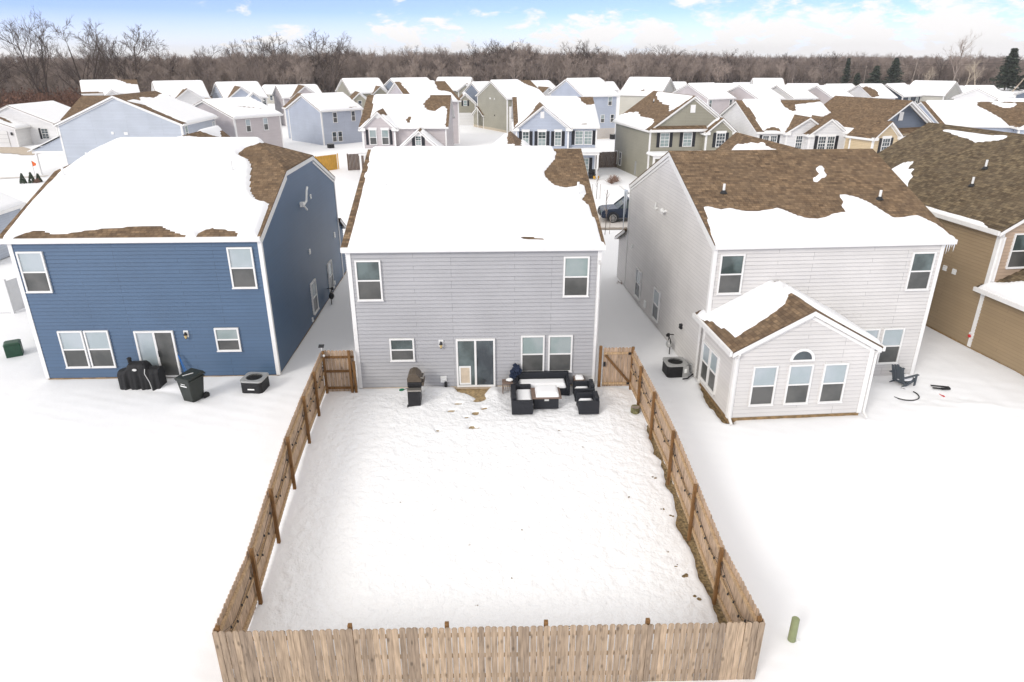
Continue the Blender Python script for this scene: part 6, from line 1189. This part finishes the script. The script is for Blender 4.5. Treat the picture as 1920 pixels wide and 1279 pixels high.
# the two spreading trees at far left, each grown for itself
for (x, y, h, sd_, ln, lb) in [(-104.6, 178, 19.5, 3, (-.12, 0), 'big spreading bare tree at upper left, leaning left over the reddish brush'), (-99.5, 186, 19.8, 9, (.08, 0), 'big bare tree beside the leaning one at upper left, its crown upright'), (-95, 150, 14.5, 21, (-.55, 0), 'bare tree leaning hard left out of the picture corner')]:
    o = empty('bare_tree', (x, y, -.3), .4, lb, 'tree', 'tall bare trees along the wood edge'); a, c = tree_parts(sd_, h, .42, .15, 9, ln, .85, .6, 2.4, 2); a.build('trunk', M['barkd'], o); c.build('crown', M['twigd'], o)
for (x, y, h, p, sx, lb) in [(-115.2, 230, 18.9, 0, .9, 'bare tree above the leftmost white two-storey roof'), (-106.5, 225, 20.6, 1, 1.0, 'tall upright bare tree between the leftmost white roof and the next'), (-106.6, 244, 17.2, 4, .8, 'slighter bare tree right of the tall upright one at upper left'),
        (-104.1, 280, 16.4, 2, .9, 'broad bare tree rising behind the blue double gable'), (-92, 280, 18, 3, .8, 'narrow bare tree over the blue double gable roof'), (-82.2, 270, 19, 1, .75, 'slim bare tree whose top forks against white cloud, left of centre'), (-71.4, 265, 19.9, 3, .85, 'narrow V-shaped bare tree over the pinkish front gable'),
        (-54.3, 255, 20.8, 0, 1.15, 'broadest tall bare tree, behind the light blue-grey house'), (-60.3, 262, 17.6, 4, .9, 'bare tree crowding the left side of the broadest tree'), (-47, 290, 15.8, 2, .8, 'bare tree right of the broadest tree'), (-28.5, 290, 16.1, 4, .9, 'spreading bare tree over the pale pink house'), (-16.7, 300, 15.1, 2, .9, 'low dark bare tree with crooked limbs left of the olive side wall'),
        (-.5, 300, 18.8, 0, 1.0, 'tall bare tree above the olive side wall'), (6.5, 305, 18.4, 1, .9, 'tall bare tree just right of the one above the olive wall'), (20.5, 310, 17.6, 3, .9, 'upright bare tree over the blue-grey shuttered house'), (36, 300, 18.3, 4, .9, 'dense bare tree over the right side of the tall light blue house'), (44, 303, 18.7, 0, .85, 'bare tree next to the dense one, before the greige roof'),
        (82.8, 330, 17.4, 2, 1.2, 'dark wide-forked bare tree above the second pinkish house'), (114.2, 340, 15.5, 4, .9, 'bare tree over the slate-gabled house roof'), (142, 338, 14.1, 0, .9, 'bare tree left of the slim dark spruce'), (162, 342, 14.5, 1, .9, 'bare tree directly behind the slim dark spruce'), (209.7, 330, 12.4, 4, 1.0, 'low bushy bare tree behind the leaning pale trees')]:
    bare_tree(x, y, h, p, lb, rz=(x * 7.3) % 6.28, sx=sx)
for k, (x, y, h, lb) in enumerate([(-38, 262, 12.5, 'brown-grey bare tree at the wood edge behind the olive house ridge'), (60, 287, 12.8, 'brown-grey bare tree at the wood edge over the first pinkish house'), (99, 302, 12.2, 'brown-grey bare tree at the wood edge over the bright white house'), (128, 312, 11.8, 'brown-grey bare tree at the wood edge left of the slate blue gable'), (150, 320, 11.5, 'brown-grey bare tree at the wood edge just left of the dark spruce')]):
    bare_tree(x, y, h, k, lb, rz=k * 1.3, group='bare trees at the wood edge')
# pale-barked and leaning trees, right
for (x, y, h, sd_, ln, mt, lb, kw) in [(196.5, 300, 21.2, 5, (.22, 0), 'twig', 'tallest fan-shaped bare tree at upper right, bent to the right', dict(up=1.0)), (193.4, 280, 14.5, 6, (-.3, 0), 'pale', 'pale-barked tree with thick bare limbs below the fan-shaped tree', dict(dens=.6)),
        (195, 262, 13.5, 7, (.75, 0), 'pale', 'pale-barked tree leaning far right before the dark pine', dict(dens=.6)), (176, 285, 9, 8, (.3, 0), 'pale', 'small pale-trunked tree left of the leaning pale trees', dict(dens=.6)), (186, 275, 10, 14, (.1, 0), 'pale', 'pale thin tree between the power pole and the fan-shaped tree', dict(dens=.6))]:
    o = empty('bare_tree', (x, y, -.3), 0, lb, 'tree', 'pale and leaning trees at right'); a, c = tree_parts(sd_, h, .36, .3, 8, ln, tw=1.7, **{**dict(dens=.9), **kw}); a.build('trunk', M['pale' if mt == 'pale' else 'bark'], o); c.build('crown', M[mt], o)
def conifer(x, y, h, w, label, seed, lean=0):
    o = empty('evergreen_tree', (x, y, -.2), 0, label, 'tree', 'dark evergreens at right'); rg = random.Random(seed); T = MB(); T.tube((0, 0, 0), (lean, 0, h * .97), h * .016, .03, 8); T.build('trunk', M['bark'], o); b = MB()
    n = int(h * 40)
    for i in range(n):
        z = h * (.1 + .9 * (i / n) ** .85); rr = w * (1 - z / h) ** .8 * (1 + .22 * math.sin(z * 1.9 + seed)) * rg.uniform(.3, 1.15) + .15; a = rg.uniform(0, 6.28); cx = lean * z / h
        tip = Vector((cx + rr * math.cos(a), rr * math.sin(a), z - rr * .22)); base = Vector((cx, 0, z))
        b.beam(base, tip, .05, .05)
        for k in range(9):
            t = rg.uniform(.25, 1.05); p = base.lerp(tip, t); s_ = rg.uniform(.3, .7) * (w / 2.5) ** .5; e = [Vector((rg.uniform(-1, 1), rg.uniform(-1, 1), rg.uniform(-.5, .35))) * s_ for _ in range(3)]
            b.face([p + e[0], p + e[1], p + e[2]])
    b.build('crown', M['ever'], o); return o
conifer(161.8, 322, 11.6, 2.4, 'slim dark spruce standing alone before the wood at upper right', 1); conifer(181.1, 318, 11.6, 5.2, 'broad dark spruce behind the greige and white house', 2); conifer(171.8, 316, 8.4, 4.6, 'lower dark green evergreen left of the broad spruce', 3)
conifer(199.5, 272, 15, 6.5, 'big dark pine filling the upper right corner', 4); conifer(206, 268, 13, 6.0, 'dark pine cut by the right edge of the picture', 5); conifer(165, 318, 5.5, 2.5, 'low dark evergreen bush at the foot of the wood beside the spruces', 6)
for i, (x, y, h, lb) in enumerate([(190, 318, 9.8, 'tallest leaning power pole before the wood at upper right'), (174.5, 330, 4.2 + 4, 'power pole left of the broad spruce'), (187, 325, 8.0, 'power pole right of the broad spruce'), (139, 325, 8.5, 'power pole standing furthest left before the wood'), (-104, 160, 6.5, 'leaning utility pole at the left edge beside the reddish brush')]):
    o = empty('power_pole', (x, y, 0), 0, lb, 'power pole', 'power poles'); b = MB(); tl = (.6 if i in (0, 2) else -1.2 if i == 4 else .0); b.tube((0, 0, 0), (tl, 0, h), .16, .12, 8); b.build('pole', M['wood'], o); b = MB(); b.beam((tl - .7, 0, h - .5), (tl + .7, 0, h - .5), .1, .12); b.build('crossarm', M['wood'], o)
o = empty('power_line', (0, 0, 0), 0, 'thin wires strung between the power poles at upper right', 'power line'); b = MB()
for dz in (0, -.9): 
    pts = [(139, 325, 8.3 + dz), (156, 327, 7.7 + dz), (174.5, 330, 8.0 + dz), (187, 325, 8 + dz), (190.6, 318, 9.4 + dz), (215, 300, 9.2 + dz), (245, 280, 9.5 + dz)]; b.path(pts, .035, 4)
b.build('wire', M['dmetal'], o)
# reddish brush at the left, under the big trees
rg = random.Random(77); b = MB()
for i in range(1500):
    x = rg.uniform(-132, -84); y = rg.uniform(140, 185); 
    if x > -88 and y < 150: continue
    hh = rg.uniform(2, 6); p = Vector((x, y, 0)); a = rg.uniform(0, 6.28)
    for k in range(5):
        d = Vector((rg.uniform(-.6, .6), rg.uniform(-.6, .6), 1)).normalized(); q = p + d * hh * rg.uniform(.5, 1); b.beam(p, q, .05, .05)
        for t in (.5, .75, .95):
            c_ = p.lerp(q, t); e = [Vector((rg.uniform(-1, 1), rg.uniform(-1, 1), rg.uniform(-1, 1))) * .38 for _ in range(3)]; b.face([c_ + e[0], c_ + e[1], c_ + e[2]])
tag(b.build('brush', M['redleaf']), 'rust-brown brush covering the ground below the big bare trees at left', 'brush', kind='stuff')
# the wood itself: one mass of bare trees
def woods():
    rg = random.Random(8); P = []; S = []; Z = []; I = []
    def add(x, y, h):
        P.append((x, y, -.2)); S.append(h / 15.5); Z.append(rg.uniform(0, 6.28)); I.append(rg.randrange(NW))
    for row in range(30):
        y0 = row * 5.2
        for i in range(190):
            x = -340 + i * 4.6 + rg.uniform(-2, 2)
            edge = np.interp(x, [-340, -170, -120, -60, 0, 60, 110, 200, 260, 500], [150, 172, 205, 250, 282, 285, 325, 335, 300, 260])
            y = edge + y0 + rg.uniform(-2.5, 2.5)
            if y > 470 or x > y * .85 or x < -y * .8: continue
            hb = np.interp(x, [-300, -120, -60, 0, 60, 150, 300], [10.5, 11.2, 12.8, 13.6, 13.4, 11.0, 10.4]) + 1.4 * math.sin(x * .11) * math.sin(x * .043 + 1)
            add(x, y, hb * rg.uniform(.68, 1.08) * (1 if row > 1 else .8))
    for i in range(900):
        y = rg.uniform(470, 1100); x = rg.uniform(-.85, .9) * y; add(x, y, rg.uniform(10.5, 13))
    me = bpy.data.meshes.new('woods'); me.from_pydata(P, [], [])
    for nm, dat, ty in (('s', S, 'FLOAT'), ('rz', Z, 'FLOAT'), ('k', I, 'INT')):
        at = me.attributes.new(nm, ty, 'POINT'); at.data.foreach_set('value', dat)
    o = bpy.data.objects.new('woods', me); COL.objects.link(o); tag(o, 'brown mass of bare winter woodland along the whole horizon', 'wood', kind='stuff')
    ng = bpy.data.node_groups.new('scatter', 'GeometryNodeTree'); ng.interface.new_socket('Geometry', in_out='INPUT', socket_type='NodeSocketGeometry'); ng.interface.new_socket('Geometry', in_out='OUTPUT', socket_type='NodeSocketGeometry')
    gi = ng.nodes.new('NodeGroupInput'); go = ng.nodes.new('NodeGroupOutput'); iop = ng.nodes.new('GeometryNodeInstanceOnPoints'); g2i = ng.nodes.new('GeometryNodeGeometryToInstance')
    L = ng.links.new
    srcs = {}
    for ob in bpy.data.objects:
        if ob.name.startswith(('trunk', 'crown')) and ob.data:
            for i, (a, c) in enumerate(PROTO[:NW]):
                if ob.data == a: srcs[(i, 0)] = ob
                if ob.data == c: srcs[(i, 1)] = ob
    for i in reversed(range(NW)):
        j = ng.nodes.new('GeometryNodeJoinGeometry')
        for k in (0, 1):
            oi = ng.nodes.new('GeometryNodeObjectInfo'); oi.inputs['Object'].default_value = srcs[(i, k)]; oi.transform_space = 'ORIGINAL'; L(oi.outputs['Geometry'], j.inputs[0])
        one = ng.nodes.new('GeometryNodeGeometryToInstance'); L(j.outputs[0], one.inputs[0]); L(one.outputs[0], g2i.inputs[0])
    L(gi.outputs[0], iop.inputs['Points']); L(g2i.outputs[0], iop.inputs['Instance']); iop.inputs['Pick Instance'].default_value = True
    def na(n, t): q = ng.nodes.new('GeometryNodeInputNamedAttribute'); q.data_type = t; q.inputs[0].default_value = n; return q.outputs['Attribute']
    L(na('k', 'INT'), iop.inputs['Instance Index'])
    cx = ng.nodes.new('ShaderNodeCombineXYZ'); L(na('rz', 'FLOAT'), cx.inputs[2]); L(cx.outputs[0], iop.inputs['Rotation'])
    c2 = ng.nodes.new('ShaderNodeCombineXYZ'); sv = na('s', 'FLOAT'); [L(sv, c2.inputs[q]) for q in range(3)]; L(c2.outputs[0], iop.inputs['Scale'])
    L(iop.outputs[0], go.inputs[0]); md = o.modifiers.new('scatter', 'NODES'); md.node_group = ng
woods()
b = MB(); xs_ = np.linspace(-340, 500, 60); ed = np.interp(xs_, [-340, -170, -120, -60, 0, 60, 110, 200, 260, 500], [146, 168, 201, 247, 278, 281, 320, 330, 296, 256])
for i in range(59): b.face([(xs_[i], ed[i] + 3 * math.sin(i * 1.7), .08), (xs_[i + 1], ed[i + 1] + 3 * math.sin((i + 1) * 1.7), .08), (xs_[i + 1] * 3, 1500, .08), (xs_[i] * 3, 1500, .08)])
tag(b.build('woodland_ground', M['wfloor']), kind='structure')

# ------------------------------------------------------------------ winter air
hb = MB(); hb.box(-1500, 1500, -70, 2400, -4, 40); hz_ = hb.build('haze', []); tag(hz_, kind='stuff')
hm = bpy.data.materials.new('haze'); hm.use_nodes = True; ht = hm.node_tree
for n_ in list(ht.nodes): ht.nodes.remove(n_)
hv = N(ht, 'ShaderNodeVolumePrincipled'); hv.inputs['Color'].default_value = (.94, .92, .93, 1); hv.inputs['Density'].default_value = .0002; hv.inputs['Anisotropy'].default_value = .2
ho = N(ht, 'ShaderNodeOutputMaterial'); ht.links.new(hv.outputs[0], ho.inputs['Volume']); hz_.data.materials.append(hm)
